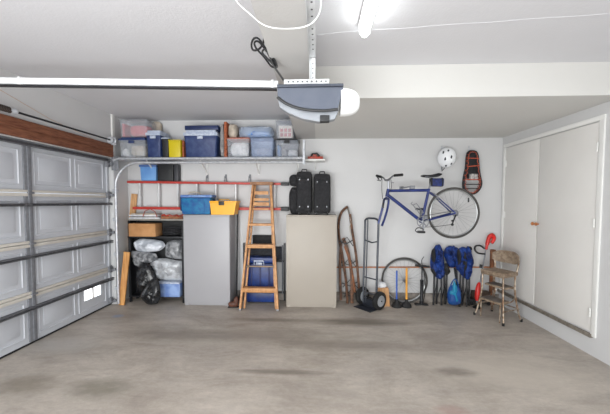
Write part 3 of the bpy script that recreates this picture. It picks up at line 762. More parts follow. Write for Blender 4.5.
# yellow toolbox
X0, X1, Z0, Z1 = RC(209.4, 236.6, 200.8, 214.3, 4.24)
t = thing('toolbox', 'yellow plastic toolbox with dark latch on the white cabinet', 'toolbox', ((X0+X1)/2, 4.36, CT))
wb = X1-X0
build('body', MB().prism([(X0+.025, CT+.001), (X1-.04, CT+.001), (X1-.01, Z1-.03), (X0+.006, Z1-.03)], 4.243, 4.45), YELO, t)
build('lid', MB().box(X0, X1, 4.236, 4.457, Z1-.029, Z1-.001, .006), YELO, t)
build('latch', MB().box(X0+wb*.35, X0+wb*.55, 4.224, 4.236, Z1-.062, Z1-.006, .004), BLACK, t)
build('carry_handle', MB().tube([(X0+.1, 4.35, Z1-.002), (X0+.11, 4.35, Z1+.018), (X1-.14, 4.35, Z1+.018), (X1-.13, 4.35, Z1-.002)], .008, 6), YELD, t)

# black travel bags on the beige cabinet
CB = 1.324
def travel_bag(x0, x1, y0, label, lobe, m=BLACKF):
    X0, X1, Z0, Z1 = RC(x0, x1, y0, 214, 4.27)
    t = thing('travel_bag', label, 'luggage', ((X0+X1)/2, 4.38, CB), 'black travel bags on the beige cabinet')
    if lobe:
        Xm = X0 + (X1-X0)*.30
        build('side_bulge', MB().blob((X0+.08, 4.42, CB+.50), (.085, .08, .085), .06, 2, 3, .7).blob((X0+.085, 4.42, CB+.20), (.088, .09, .20), .06, 2, 5, .6, flatz=CB+.002), m, t)
    else: Xm = X0
    build('shell', MB().box(Xm, X1, 4.28, 4.50, CB+.022, Z1, .05, top=.95), m, t)
    build('front_pocket', MB().box(Xm+.03, X1-.03, 4.268, 4.285, CB+.06, Z1-.1, .008), m, t)
    build('carry_handle', MB().tube([((Xm+X1)/2-.04, 4.35, Z1-.004), ((Xm+X1)/2-.03, 4.35, Z1+.03), ((Xm+X1)/2+.03, 4.35, Z1+.03), ((Xm+X1)/2+.04, 4.35, Z1-.004)], .009, 6), BLACK, t)
    for s in (0, 1):
        wx_ = Xm+.045 if s == 0 else X1-.045
        build('wheel', MB().lathe([(.024, -.012), (.026, 0), (.024, .012)], (wx_, 4.31, CB+.027), 'X', 14), BLACK, t)
    for k, zz in enumerate((.12, Z1-CB-.12)):
        build('zip_pull', MB().box(Xm+.05, Xm+.062, 4.262, 4.268, CB+zz-.008, CB+zz+.008, .001).box(X1-.065, X1-.053, 4.262, 4.268, CB+zz-.012, CB+zz+.012, .001), CHROME, t)
    zz = MB(); 
    zz.tube([(Xm+.03, 4.272, CB+.05), (Xm+.03, 4.272, Z1-.09), (X1-.03, 4.272, Z1-.09), (X1-.03, 4.272, CB+.05)], .004, 5, closed=True)
    build('piping', zz, BLACK, t)
    return t
travel_bag(288.6, 312.3, 171, 'wider black travel bag with bulging left side on the beige cabinet', True)
travel_bag(313.3, 331.0, 173.3, 'narrower black travel bag at the right on the beige cabinet', False)
single('silver_clip', MB().lathe([(.026, -.006), (.03, 0), (.026, .006)], (P(310, 211, 4.26).x, 4.258, CB+.032), 'Y', 14), CHROME, 'round silver disc at the base of the wider black travel bag', 'disc', (P(310, 211, 4.26).x, 4.258, CB)) if False else None

# ================================================================ BLUE TOTE, FOLDED CHAIR BEHIND STEPLADDER
BX0, BX1 = P(246, 285, 4.36).x, P(275.6, 285, 4.36).x
BZ = P(260, 257, 4.36).z
t = thing('wheeled_cooler', 'tall cobalt blue wheeled tote behind the wooden stepladder', 'cooler', ((BX0+BX1)/2, 4.42, 0))
build('lower_body', MB().box(BX0+.01, BX1-.01, 4.33, 4.50, .03, .17, .02), COOLB, t)
build('body', MB().box(BX0, BX1, 4.32, 4.50, .18, BZ-.09, .02), COOLB, t)
build('lid', MB().box(BX0-.004, BX1+.004, 4.315, 4.505, BZ-.085, BZ, .025), COOLB, t)
for k in range(3):
    x = BX0+.09+k*(BX1-BX0-.18)/2
    build('rib', MB().box(x-.012, x+.012, 4.305, 4.325, .2, BZ-.13, .005), mat('deep_blue_plastic', (10, 26, 88), .5), t)
hx_ = (BX0+BX1)/2
build('handle', MB().tube([(hx_-.085, 4.31, BZ-.10), (hx_-.08, 4.29, BZ-.045), (hx_+.05, 4.29, BZ-.045), (hx_+.055, 4.31, BZ-.10)], .012, 8).box(hx_-.06, hx_+.03, 4.30, 4.318, BZ-.11, BZ-.07, .006), GREYLID, t)
for x in (BX0+.03, BX1-.03): build('wheel', MB().lathe([(.035, -.015), (.038, 0), (.035, .015)], (x, 4.42, .039), 'X', 16), RUBBER, t)
# folded black lawn chair
t = thing('folded_chair', 'folded black chair standing behind the blue wheeled tote', 'chair', (P(263, 300, 4.5).x, 4.53, 0))
FX0, FX1 = P(244, 270, 4.53).x, P(284.5, 270, 4.53).x
FZ = P(263, 243, 4.53).z
for x in (FX0, FX1):
    build('frame_post', MB().bar((x, 4.53, 0), (x, 4.53, FZ), .022, .03), BLACKM, t)
for x in (FX0+.03, FX1-.03): build('arm', MB().tube([(x, 4.52, .1), (x, 4.515, FZ-.03)], .01, 8), DGALV, t)
sX0, sX1, _, sZ1 = RC(252.5, 275, 235, 247, 4.53)
build('backrest', MB().box(sX0, sX1, 4.515, 4.54, FZ-.05, sZ1, .008), BLACKF, t)
build('seat', MB().box(FX0+.04, FX1-.03, 4.515, 4.55, FZ-.26, FZ-.055, .01), mat('charcoal_mesh_fabric', (46, 48, 56), .8, c2=(30, 31, 36), scale=40), t)
build('crossbar', MB().bar((FX0, 4.53, FZ-.28), (FX1, 4.53, FZ-.28), .02, .02).bar((FX0, 4.53, .12), (FX1, 4.53, .12), .02, .02), BLACKM, t)

# ================================================================ WOODEN STEPLADDER
# front frame leans back from the floor
yb, yt = 4.09, 4.385
def lad(px, py, f):            # point on ladder plane, f 0 bottom .. 1 top
    return P(px, py, yb + (yt-yb)*f)
BL, BR = F(240.3, 309.5), F(278.6, 309); BL.y = BR.y = yb
TL, TR = P(253.3, 183, yt), P(271, 183, yt)
TL.z = TR.z = (TL.z+TR.z)/2
BL = Vector((-1.075, yb, 0)); BR = Vector((-.547, yb, 0))
t = thing('stepladder', 'folded wooden stepladder leaning between the two cabinets', 'ladder', ((BL+BR)/2))
for a, b in ((BL, TL), (BR, TR)):
    build('front_rail', MB().bar(a + Vector((0, 0, .012)), b, .026, .06), WOODS, t)
    build('foot_cap', MB().bar(a, a+(b-a)*.012, .03, .066), DGALV, t)
off = Vector((0, .065, 0))
for s, a, b in ((1, BL, TL), (-1, BR, TR)):
    a2 = a + Vector((.04*s, .075, 0)); b2 = b + Vector((.018*s, .05, -.02))
    build('rear_rail', MB().bar(a2, b2, .024, .034), WOODS, t)
H = TL.z
def tread(z, rise=.028, dep=.10, m=WOODS, nm='tread', inset=.0, yo=0):
    f = z/H
    l = BL.lerp(TL, f); r = BR.lerp(TR, f)
    build(nm, MB().box(l.x+inset, r.x-inset, l.y-.045+yo, l.y-.045+dep+yo, z-rise/2, z+rise/2, .003), m, t)
def zof(py, f0=.5):
    y = yb + (yt-yb)*f0
    for _ in range(4):
        z = P(260, py, y).z; y = yb + (yt-yb)*z/H
    return z
for py, rise in ((289.6, .06), (246, .05), (224.5, .032)): tread(zof(py), rise)
z = zof(266.5); f = z/H; l = BL.lerp(TL, f); r = BR.lerp(TR, f)
build('spreader_rod', MB().tube([(l.x, l.y, z), (r.x, r.y, z)], .012, 8), mat('dull_steel_rod', (150, 130, 110), .4, .6), t)
for py, rise in ((193, .05), (199.5, .04), (204, .05), (209, .02)): tread(zof(py), rise, .03, inset=.04, yo=-.0, nm='bucket_shelf_slat')
build('top_cap', MB().box(TL.x-.035, TR.x+.035, yt-.07, yt+.068, H-.03, H+.012, .004), mat('worn_grey_brown_wood', (160, 116, 82), .6, c2=(124, 86, 60), scale=20), t)
build('spreader', MB().bar(BL.lerp(TL, .55)+Vector((.02, .0, 0)), BL.lerp(TL, .62)+Vector((.03, .08, 0)), .015, .004, (1, 0, 0)).bar(BR.lerp(TR, .55)+Vector((-.02, .0, 0)), BR.lerp(TR, .62)+Vector((-.03, .08, 0)), .015, .004, (1, 0, 0)), DGALV, t)

# ================================================================ OLD SLED
def pw(pts, Y): return [P(a, b, Y) for a, b in pts]
def smooth(pts, n=6):
    out = []
    for i in range(len(pts)-1):
        p0 = pts[max(i-1, 0)]; p1 = pts[i]; p2 = pts[i+1]; p3 = pts[min(i+2, len(pts)-1)]
        for k in range(n):
            t_ = k/n
            out.append(.5*((2*p1)+(p2-p0)*t_+(2*p0-5*p1+4*p2-p3)*t_*t_+(3*p1-p0-3*p2+p3)*t_**3))
    out.append(pts[-1]); return out
t = thing('old_sled', 'old rusty brown sled with curved runners standing right of the beige cabinet', 'sled', F(349, 303))
build('runner', MB().tube(smooth([F(347.5, 304) + Vector((0, 0, .012)), P(346, 282, 4.45), P(343, 260, 4.48), P(339.5, 240, 4.50), P(338.6, 224, 4.51), P(341.5, 212.5, 4.51), P(347.5, 206.5, 4.50)]), .024, 8, flat=(.8, 1.2)), RUST, t)
build('runner', MB().tube(smooth([F(359.8, 302) + Vector((0, 0, .012)), P(358.5, 282, 4.40), P(356, 255, 4.42), P(352, 230, 4.44), P(350, 214, 4.45)]), .024, 8, flat=(.8, 1.2)), RUST, t)
build('slat', MB().tube(smooth([P(341, 300, 4.43), P(340, 270, 4.46), P(341, 243, 4.48)]), .019, 8), RUST, t)
build('slat', MB().tube(smooth([F(352, 304) + Vector((0, 0, .012)), P(351.5, 275, 4.42), P(348, 252, 4.45), P(343, 238, 4.48)]), .018, 8, flat=(1.3, .6)), RUST, t)
build('slat', MB().tube(smooth([P(355, 292, 4.41), P(350, 262, 4.44), P(345, 246, 4.47)]), .02, 8), WOODD, t)
for y_, a, b in ((241, 339, 353), (262, 341, 356), (283, 342, 357.5), (293, 343, 358.5)):
    build('iron_brace', MB().tube([P(a, y_, 4.475), P((a+b)/2, y_+3, 4.44), P(b, y_-1, 4.425)], .009, 6).tube([P(a+1, y_+4, 4.47), P((a+b)/2+1, y_-4, 4.44), P(b, y_+5, 4.42)], .007, 6), BLACKM, t)
build('steering_bar', MB().tube([P(347.2, 206.5, 4.50), P(348.2, 210, 4.48), P(349.8, 216, 4.45), P(350.3, 221, 4.44)], .012, 8), mat('weathered_grey_iron', (122, 116, 110), .6, .4), t)
build('pulling_rope', MB().tube([P(349.7, 217, 4.43), P(351.2, 222, 4.42), P(349.5, 227, 4.42), P(350.6, 236, 4.42)], .005, 5), BEIGE, t)

# wall rod and wooden post
rz = P(400, 267.6, D-.03).z
x0_, x1_ = P(330, 268, D-.03).x, P(491, 266, D-.03).x
single('wooden_rod', MB().tube([(x0_, D-.02, rz-.01), (x1_, D-.02, rz+.02)], .0115, 8), mat('brown_varnished_rod', (190, 130, 92), .5, c2=(160, 104, 72), scale=12), 'long thin brown wooden rod along the back wall behind the wheel', 'rod', ((x0_+x1_)/2, D-.02, rz))
X0, X1, Z0, Z1 = RC(490.6, 494.6, 249.6, 298, 4.50)
single('wooden_post', MB().box(X0, X1, 4.48, 4.535, 0, Z1, .004), WOODD, 'brown wooden post in the right corner behind the step stool', 'post', ((X0+X1)/2, 4.5, 0))

# ================================================================ HAND TRUCK
W1 = Vector((.868, 4.19, .13)); W2 = Vector((.665, 4.42, .13))       # near and far wheel centres
ax = (W2-W1).normalized(); fw = Vector((-ax.y, ax.x, 0)).normalized()   # toe plate direction
if fw.x > 0: fw = -fw
t = thing('hand_truck', 'dark grey hand truck with two black wheels beside the old sled', 'hand truck', ((W1+W2)/2).xy.to_3d())
for c in (W1, W2):
    Mr = Matrix.Rotation(math.atan2(ax.y, ax.x) - pi/2, 3, 'Z')
    wv = build('tyre', MB().lathe([(.075, -.03), (.105, -.034), (.124, -.026), (.13, 0), (.124, .026), (.105, .034), (.075, .03)], c, 'Y', 28, Mr), RUBBER, t)
    build('wheel_rim', MB().lathe([(.01, -.036), (.045, -.036), (.06, -.03), (.078, -.033), (.078, .027), (.05, .024), (.035, .036), (.01, .036)], c, 'Y', 24, Mr), mat('wheel_grey', (176, 180, 186), .4, .3), wv)
build('axle', MB().tube([W1-ax*.045, W2+ax*.045], .01, 8), BLACKM, t)
n0 = W1 + ax*.035 + fw*.025; f0 = W2 - ax*.035 + fw*.025
def up(v, z): return Vector((v.x, v.y, z))
topn = P(380.2, 222, n0.y+.02).z
lean = -fw*.03
TZ = 1.215
na, fa = up(n0, .05), up(f0, .05)
nb_, fb_ = up(n0, TZ) + lean, up(f0, TZ) + lean
arc = [na, nb_.lerp(na, .03)]
mid = (nb_+fb_)/2
arc += [nb_ + Vector((0, 0, .03)), nb_.lerp(fb_, .12) + Vector((0, 0, .055)), nb_.lerp(fb_, .3) + Vector((0, 0, .065)), nb_.lerp(fb_, .7) + Vector((0, 0, .065)), nb_.lerp(fb_, .88) + Vector((0, 0, .055)), fb_ + Vector((0, 0, .03)), fb_.lerp(fa, .03), fa]
build('frame', MB().tube(arc, .0155, 8), HANDTR, t)
z_ = .96
build('crossbar', MB().tube([up(n0, z_)+lean*.7, up(n0, z_-.03).lerp(up(f0, z_-.03), .5)+lean*.7-fw*.02, up(f0, z_)+lean*.7], .011, 8), HANDTR, t)
for z_ in (.42, .2): build('crossbar', MB().tube([up(n0, z_)+lean*.3, up(f0, z_)+lean*.3], .010, 8), HANDTR, t)
mn, mf = n0.lerp(f0, .8), n0.lerp(f0, .8)
build('inner_rail', MB().tube([up(mn, .05), up(mn, TZ+.06)+lean], .009, 8), HANDTR, t)
build('axle_bracket', MB().bar(up(n0, .13), W1+ax*.035, .03, .01, (0, 0, 1)).bar(up(f0, .13), W2-ax*.035, .03, .01, (0, 0, 1)), BLACKM, t)
pm = MB(); c_ = (n0+f0)/2; Mz = Matrix.Translation(up(c_, 0)) @ Matrix.Rotation(math.atan2(fw.y, fw.x), 4, 'Z')
pm.box(0, .17, -.15, .15, .004, .012, .002, M=Mz).box(-.004, .004, -.15, .15, .004, .12, .002, M=Mz)
build('toe_plate', pm, mat('dark_blue_grey_steel', (62, 66, 76), .4, .5), t)

# wooden crate + white crumple behind the wheel
X0, X1, Z0, Z1 = RC(377.5, 389, 287, 303, 4.40)
t = thing('wooden_box', 'small light wooden box behind the hand truck wheel', 'box', ((X0+X1)/2, 4.44, 0))
build('body', MB().box(X0-.02, X1, 4.33, 4.43, .0, Z1-.015, .004, top=.8, topy=.9), WOODL, t)
build('lid', MB().box(X0+.0, X1-.02, 4.34, 4.42, Z1-.014, Z1, .003), WOODL, t)
single('crumpled_paper', MB().blob((X0+.045, 4.38, Z1+.038), (.066, .045, .04), .25, 3, 9, .8, flatz=Z1+.001), WHITEC, 'crumpled white paper on the small wooden box behind the wheel', 'paper', (X0+.04, 4.42, Z1))

# ================================================================ WHEELS AND BICYCLE
def wheel_parts(parent, c, r, label=None, nsp=28, tw=.0155, M=None):
    M = M or Matrix.Identity(3)
    rim = build('rim', MB().lathe([(r-.052, -.009), (r-.03, -.012), (r-.03, .012), (r-.052, .009), (r-.052, -.009)][:4], c, 'Y', 48, M), RIM, parent) if False else None
    def ring(rad, tr, fl, m, nm, par, seg=56):
        pts = [Vector(c) + M @ Vector((cos(2*pi*k/seg)*rad, 0, sin(2*pi*k/seg)*rad)) for k in range(seg)]
        return build(nm, MB().tube(pts, tr, 8, closed=True, flat=fl), m, par)
    ty = ring(r-tw, tw, (1, 1), TYRE, 'tyre', parent)
    rm = ring(r-tw*2-.006, .009, (1, 1.1), RIM, 'rim', parent)
    hub = build('hub', MB().lathe([(.008, -.05), (.022, -.034), (.022, -.03), (.013, -.026), (.013, .026), (.022, .03), (.022, .034), (.008, .05)], c, 'Y', 16, M), CHROME, parent)
    for k in range(nsp):
        a = 2*pi*k/nsp; s = 1 if k % 2 else -1; b_ = a + .5*(1 if k % 4 < 2 else -1)
        p0 = Vector(c) + M @ Vector((cos(b_)*.02, s*.03, sin(b_)*.02)); p1 = Vector(c) + M @ Vector((cos(a)*(r-tw*2-.008), s*.003, sin(a)*(r-tw*2-.008)))
        build('spoke', MB().tube([p0, p1], .0013, 4), CHROME, hub)
    return ty
# front wheel on the floor
wr = .343
wc = Vector((P(404.3, 280, 4.5).x, 4.49, wr*cos(.12)+.002))
t = thing('bicycle_wheel', 'loose bicycle wheel leaning against the back wall behind the plungers', 'wheel', (wc.x, wc.y, 0))
wheel_parts(t, wc, wr, M=Matrix.Rotation(-.10, 3, 'X'))

YBK = 4.06
t = thing('bicycle', 'blue mountain bicycle without front wheel hung on the back wall', 'bicycle', P(420, 213, YBK))
rh = P(453.5, 213, YBK)
rw = build('rear_wheel', MB().lathe([(.006, -.075), (.006, .075)], rh, 'Y', 8), CHROME, t)
wheel_parts(rw, rh, .342)
bb = P(421.6, 221.5, YBK); st_ = P(428.6, 190.3, YBK); ht = P(388.3, 189.6, YBK); hb_ = P(386.8, 196.5, YBK)
frm = MB()
frm.tube([ht + Vector((.01, 0, -.015)), st_], .0195, 10).tube([hb_ + Vector((.0, 0, .03)), bb], .022, 10).tube([bb, st_ + Vector((.005, 0, .02))], .0185, 10)
frm.tube([hb_, ht + Vector((0, 0, .01))], .021, 12)
for s in (-1, 1):
    dy = Vector((0, .06*s, 0))
    frm.tube([st_ + Vector((0, .012*s, -.02)), st_.lerp(rh, .25) + dy*.7, rh + dy], .009, 8)
    frm.tube([bb + Vector((0, .02*s, 0)), bb.lerp(rh, .25) + dy*.8, rh + dy], .010, 8)
frm.lathe([(.024, -.036), (.024, .036)], bb, 'Y', 14)
build('frame', frm, BIKE, t)
# fork turned on its axis
fc = P(386.3, 199, YBK)
fl, fr_ = P(378.4, 223.5, YBK-.05), P(381.8, 226, YBK+.06)
fk = MB()
fk.tube([fc + Vector((0, 0, .03)), fc], .016, 8)
lc, rc_ = P(384.2, 199.5, YBK-.06), P(388.6, 199.5, YBK+.06)
fk.tube(smooth([fc, lc, P(382.5, 208, YBK-.06), P(380.4, 216, YBK-.055), fl], 4), .0155, 8)
fk.tube(smooth([fc, rc_, P(387.6, 208, YBK+.06), P(384.5, 219, YBK+.06), fr_], 4), .0155, 8)
fork = build('fork', fk, BIKE, t)
build('brake', MB().tube([P(383, 205, YBK-.09), P(383.2, 201, YBK-.1), P(386, 198.6, YBK-.1)], .007, 6).box(*[v for v in (P(382.5, 206, YBK-.1).x, P(384, 206, YBK-.1).x, YBK-.1, YBK-.075, P(383, 208, YBK-.1).z, P(383, 203, YBK-.1).z)], .002), BLACK, fork)
# stem, bars, grips
stt = P(388.2, 180.5, YBK)
build('stem', MB().tube([ht, P(388.4, 184, YBK), stt], .014, 8).tube([stt, P(385, 180, YBK-.04)], .015, 8), CHROME, t)
bl, br = P(377, 175.8, YBK+.14), P(402, 174.8, YBK-.22)
hbm = MB().tube(smooth([bl, P(383, 177.5, YBK+.06), P(385.6, 180.2, YBK-.03), P(390, 178.5, YBK-.09), P(394, 175.6, YBK-.14), br], 4), .0115, 8)
bars = build('handlebar', hbm, CHROME, t)
build('grip', MB().tube([bl + (bl-P(383, 177.5, YBK+.06)).normalized()*.01, bl.lerp(P(383, 177.5, YBK+.06), .75)], .0175, 8), RUBBER, bars)
build('grip', MB().tube([br + (br-P(394, 175.6, YBK-.14)).normalized()*.01, br.lerp(P(394, 175.6, YBK-.14), .95)], .0175, 8), RUBBER, bars)
build('brake_lever', MB().tube([P(392, 176.8, YBK-.14), P(389, 181.5, YBK-.2), P(394, 183, YBK-.22)], .005, 6), CHROME, bars)
build('brake_lever', MB().tube([P(382, 177.5, YBK+.07), P(380.5, 181, YBK+.0), P(377, 180, YBK-.02)], .005, 6), BLACK, bars)
build('brake_cable', MB().tube(smooth([P(382, 179, YBK-.02), P(381.8, 189, YBK-.08), P(382.6, 199, YBK-.09)], 5), .0035, 6).tube(smooth([P(391, 180, YBK-.14), P(391.5, 187, YBK-.12), P(389.5, 192, YBK-.04)], 5), .0035, 6), RUBBER, bars)
build('bar_end', MB().tube([P(377, 176.5, YBK+.13), P(379, 179.5, YBK+.05)], .009, 6), BLACK, bars)
# saddle
sp_ = P(432.3, 177.5, YBK)
build('seat_post', MB().tube([st_, sp_], .0125, 8), DGALV, t)
sz = P(431, 175.8, YBK).z; sxa, sxb = P(420.8, 175, YBK).x, P(440.8, 175, YBK).x
sd = MB(); prev = None; seg = 12
for i in range(9):
    u_ = i/8; x_ = sxa + (sxb-sxa)*u_; wd = .018 + .055*max(0, (u_-.35)/.65)**1.2; zc = sz + .012*math.cos(u_*pi*2)*(.6) + .02*(u_-.5); hh = .016+.010*u_
    if i in (0, 8): wd *= .6; hh *= .5
    ring = [sd.bm.verts.new((x_, YBK + cos(2*pi*k/seg)*wd, zc + sin(2*pi*k/seg)*hh)) for k in range(seg)]
    if prev:
        for k in range(seg): sd.bm.faces.new((prev[k], prev[(k+1) % seg], ring[(k+1) % seg], ring[k]))
    else: sd.bm.faces.new(ring)
    prev = ring
sd.bm.faces.new(prev)
build('saddle', sd, BLACKF, t)
build('saddle_rail', MB().tube([(sxa+.05, YBK-.02, sz-.012), (sp_.x, YBK-.02, sp_.z), (sxb-.04, YBK-.02, sz-.012)], .004, 6).tube([(sxa+.05, YBK+.02, sz-.012), (sp_.x, YBK+.02, sp_.z), (sxb-.04, YBK+.02, sz-.012)], .004, 6), CHROME, t)
# crankset
ck = MB().lathe([(.012, -.05), (.02, -.055), (.02, -.062), (.012, -.066)], bb, 'Y', 14)
cr_ = build('crankset', ck, CHROME, t)
ringp = [bb + Vector((cos(2*pi*k/40)*.074, -.052, sin(2*pi*k/40)*.074)) for k in range(40)]
cg = MB().tube(ringp, .006, 6, closed=True)
for k in range(5):
    a = 2*pi*k/5+.3; cg.bar(bb + Vector((0, -.056, 0)), bb + Vector((cos(a)*.074, -.054, sin(a)*.074)), .014, .005)
build('chainring', cg, mat('dull_silver_ring', (150, 152, 158), .4, .7), cr_)
pe = P(421.5, 231.8, YBK-.1)
build('crank_arm', MB().bar(bb + Vector((0, -.066, 0)), Vector((pe.x+.03, YBK-.075, pe.z)), .022, .012), CHROME, cr_)
pd = MB().box(pe.x-.055, pe.x+.03, YBK-.16, YBK-.085, pe.z-.014, pe.z+.014, .004)
build('pedal', pd, BLACK, cr_)
pe2 = bb*2 - pe
build('crank_arm', MB().bar(bb + Vector((0, .05, 0)), Vector((bb.x+.01, YBK+.07, bb.z+.16)), .022, .012), CHROME, cr_)
build('pedal', MB().box(bb.x-.04, bb.x+.05, YBK+.08, YBK+.15, bb.z+.15, bb.z+.178, .004), BLACK, cr_)
build('toe_clip', MB().tube(smooth([Vector((pe.x-.055, YBK-.12, pe.z-.01)), Vector((pe.x-.085, YBK-.12, pe.z+.02)), Vector((pe.x-.05, YBK-.12, pe.z+.055)), Vector((pe.x+.02, YBK-.12, pe.z+.035))], 4), .006, 6), BLACK, cr_)
# chain, derailleur, cassette
dr = P(451.8, 224.5, YBK-.055)
build('chain', MB().tube([bb + Vector((0, -.05, -.074)), P(438, 226.3, YBK-.05), dr], .0035, 6).tube([bb + Vector((0, -.05, .074)), rh + Vector((0, -.05, .035))], .0035, 6), BLACKM, t)
build('cassette', MB().lathe([(.02, -.066), (.03, -.06), (.035, -.054), (.045, -.048), (.045, -.044)], rh, 'Y', 20), DGALV, t)
build('derailleur', MB().bar(rh + Vector((.0, -.07, -.02)), Vector((dr.x, YBK-.065, dr.z)), .014, .012).lathe([(.018, -.005), (.018, .005)], (dr.x, YBK-.07, dr.z), 'Y', 12).lathe([(.014, -.005), (.014, .005)], (dr.x, YBK-.07, dr.z+.05), 'Y', 12), BLACK, t)
# bottle cage
bc = MB()
for a, b in (((413.0, 205), (420.3, 214.5)), ((416.5, 203.5), (423.2, 212.5))):
    bc.tube([P(*a, YBK-.03), P(*b, YBK-.03)], .005, 6); bc.tube([P(*a, YBK+.03), P(*b, YBK+.03)], .005, 6)
for a, b in (((413, 205), (416.5, 203.5)), ((416.5, 209.5), (420, 208)), ((420.3, 214.5), (423.2, 212.5))):
    bc.tube([P(*a, YBK-.03), P(*b, YBK-.03), P(*b, YBK+.03), P(*a, YBK+.03)], .005, 6, closed=True)
bc.tube([P(412.5, 205, YBK), P(411, 203.5, YBK-.02), P(412.5, 202, YBK-.02)], .005, 6)
build('bottle_cage', bc, CHROME, t)
build('front_derailleur', MB().box(P(423, 215, YBK).x, P(426.5, 215, YBK).x, YBK-.05, YBK-.01, P(424, 219, YBK).z, P(424, 214.5, YBK).z, .006), DGALV, t)
build('rear_brake', MB().tube([P(433.5, 193, YBK-.05), P(436.5, 195.5, YBK-.06), P(439, 200.5, YBK-.05)], .009, 6).tube([P(431, 192, YBK), P(436, 194.5, YBK-.05)], .005, 6), CHROME, t)
for px, py in ((468.5, 200), (475.2, 212)):
    c_ = P(px, py, YBK); build('spoke_reflector', MB().box(c_.x-.008, c_.x+.008, YBK-.008, YBK+.008, c_.z-.03, c_.z+.03, .003), BLACK, rw) if px < 470 else None
# saddle bag under the saddle
X0, X1, Z0, Z1 = RC(429.3, 443, 178.3, 186.5, YBK)
t = thing('saddle_bag', 'small blue and black bag strapped under the bicycle saddle', 'bag', ((X0+X1)/2, YBK, Z0))
build('body', MB().box(X0+.02, X1, YBK-.04, YBK+.04, Z0, Z1, .02, top=1.05), mat('navy_cordura', (30, 48, 110), .7, c2=(18, 24, 60), scale=30), t)
build('strap', MB().box(X0+.012, X0+.03, YBK-.043, YBK+.043, Z0+.01, Z1+.002, .005).box(X1-.03, X1-.015, YBK-.043, YBK+.043, Z0-.002, Z1+.004, .005), BLACKF, t)
# wall bracket that holds the top tube
X0, X1, Z0, Z1 = RC(410, 414.5, 185.8, 189.2, YBK)
c0 = P(412, 189, YBK)
tb = thing('bicycle_bracket', 'grey wall bracket gripping the top tube of the blue bicycle', 'bracket', (c0.x, D, c0.z))
build('arm', MB().bar((c0.x, D, c0.z+.035), (c0.x, YBK-.03, c0.z+.035), .03, .012, (0, 0, 1)), DGALV, tb)
build('plate', MB().box(c0.x-.03, c0.x+.03, D-.008, D, c0.z+.005, c0.z+.06, .003), DGALV, tb)
build('cradle', MB().box(X0, X1, YBK-.026, YBK-.018, c0.z-.0, c0.z+.045, .002).box(X0, X1, YBK+.018, YBK+.026, c0.z-.0, c0.z+.045, .002), DGALV, tb)

# ================================================================ HELMET and SNOWSHOES
hc = P(446.8, 157.5, 4.47)
t = thing('bicycle_helmet', 'white bicycle helmet with dark vents hung on the back wall', 'helmet', hc)
hm = MB(); b_ = bmesh.new(); bmesh.ops.create_uvsphere(b_, u_segments=32, v_segments=20, radius=1)
tilt = Matrix.Rotation(radians(10), 3, 'Y')
RX, RZ_ = .128, .148
for v in b_.verts:
    d_ = v.co.copy(); y = -d_.y*.11 if False else d_.y*.12
    if y > .02: y = .02
    v.co = hc + tilt @ Vector((d_.x*RX, y, d_.z*RZ_))
hm.merge(b_); shell = build('shell', hm, HELM, t)
for px, py, w_, h_ in ((443.9, 152.4, .8, 1.5), (448.2, 150.9, .9, 1.2), (445.1, 158.7, 1.0, 1.7), (450.6, 157.2, .9, 1.6), (447.0, 165, .9, 1.4), (451.6, 163.4, .9, 1.2)):
    q = P(px, py, 4.38); dx = (q.x-hc.x)/RX; dz = (q.z-hc.z)/RZ_
    yy = 4.47 - .12*math.sqrt(max(0, 1-dx*dx-dz*dz))
    build('vent', MB().lathe([(.001, -.004), (.8, -.003), (1, 0), (1, .012)], (q.x, yy, q.z), 'Y', 14, Matrix.Rotation(radians(10), 3, 'Y') @ Matrix.Diagonal((w_*.0135, 1, h_*.0155))), mat('dark_vent_foam', (52, 56, 66), .8) if 'dark_vent_foam' not in bpy.data.materials else bpy.data.materials['dark_vent_foam'], t)
build('chin_strap', MB().tube([P(441.8, 165, 4.48), P(442, 171, 4.50), P(444.5, 168, 4.44)], .006, 6), BLACK, t)
x = P(441.6, 150, D).x; z = P(441.6, 148.5, D).z
single('wall_nail', MB().bar((x, D, z-.005), (x, 4.44, z-.005), .014, .006, (0, 0, 1)).bar((x, D-.004, P(441.6, 169.5, D).z), (x, D-.004, P(441.6, 146, D).z), .018, .006), GALV, 'narrow grey metal hook strip behind the white helmet', 'hook', (x, D, z))
x = P(468.8, 148, D).x
single('wall_nail', MB().bar((x, D-.004, P(468, 156, D).z), (x, D-.004, P(468, 145.8, D).z), .018, .006).tube([(x, D, P(468, 152, D).z), (x, 4.47, P(468, 152, D).z)], .005, 6), GALV, 'narrow grey metal hook strip above the snowshoes', 'hook', (x, D, z))
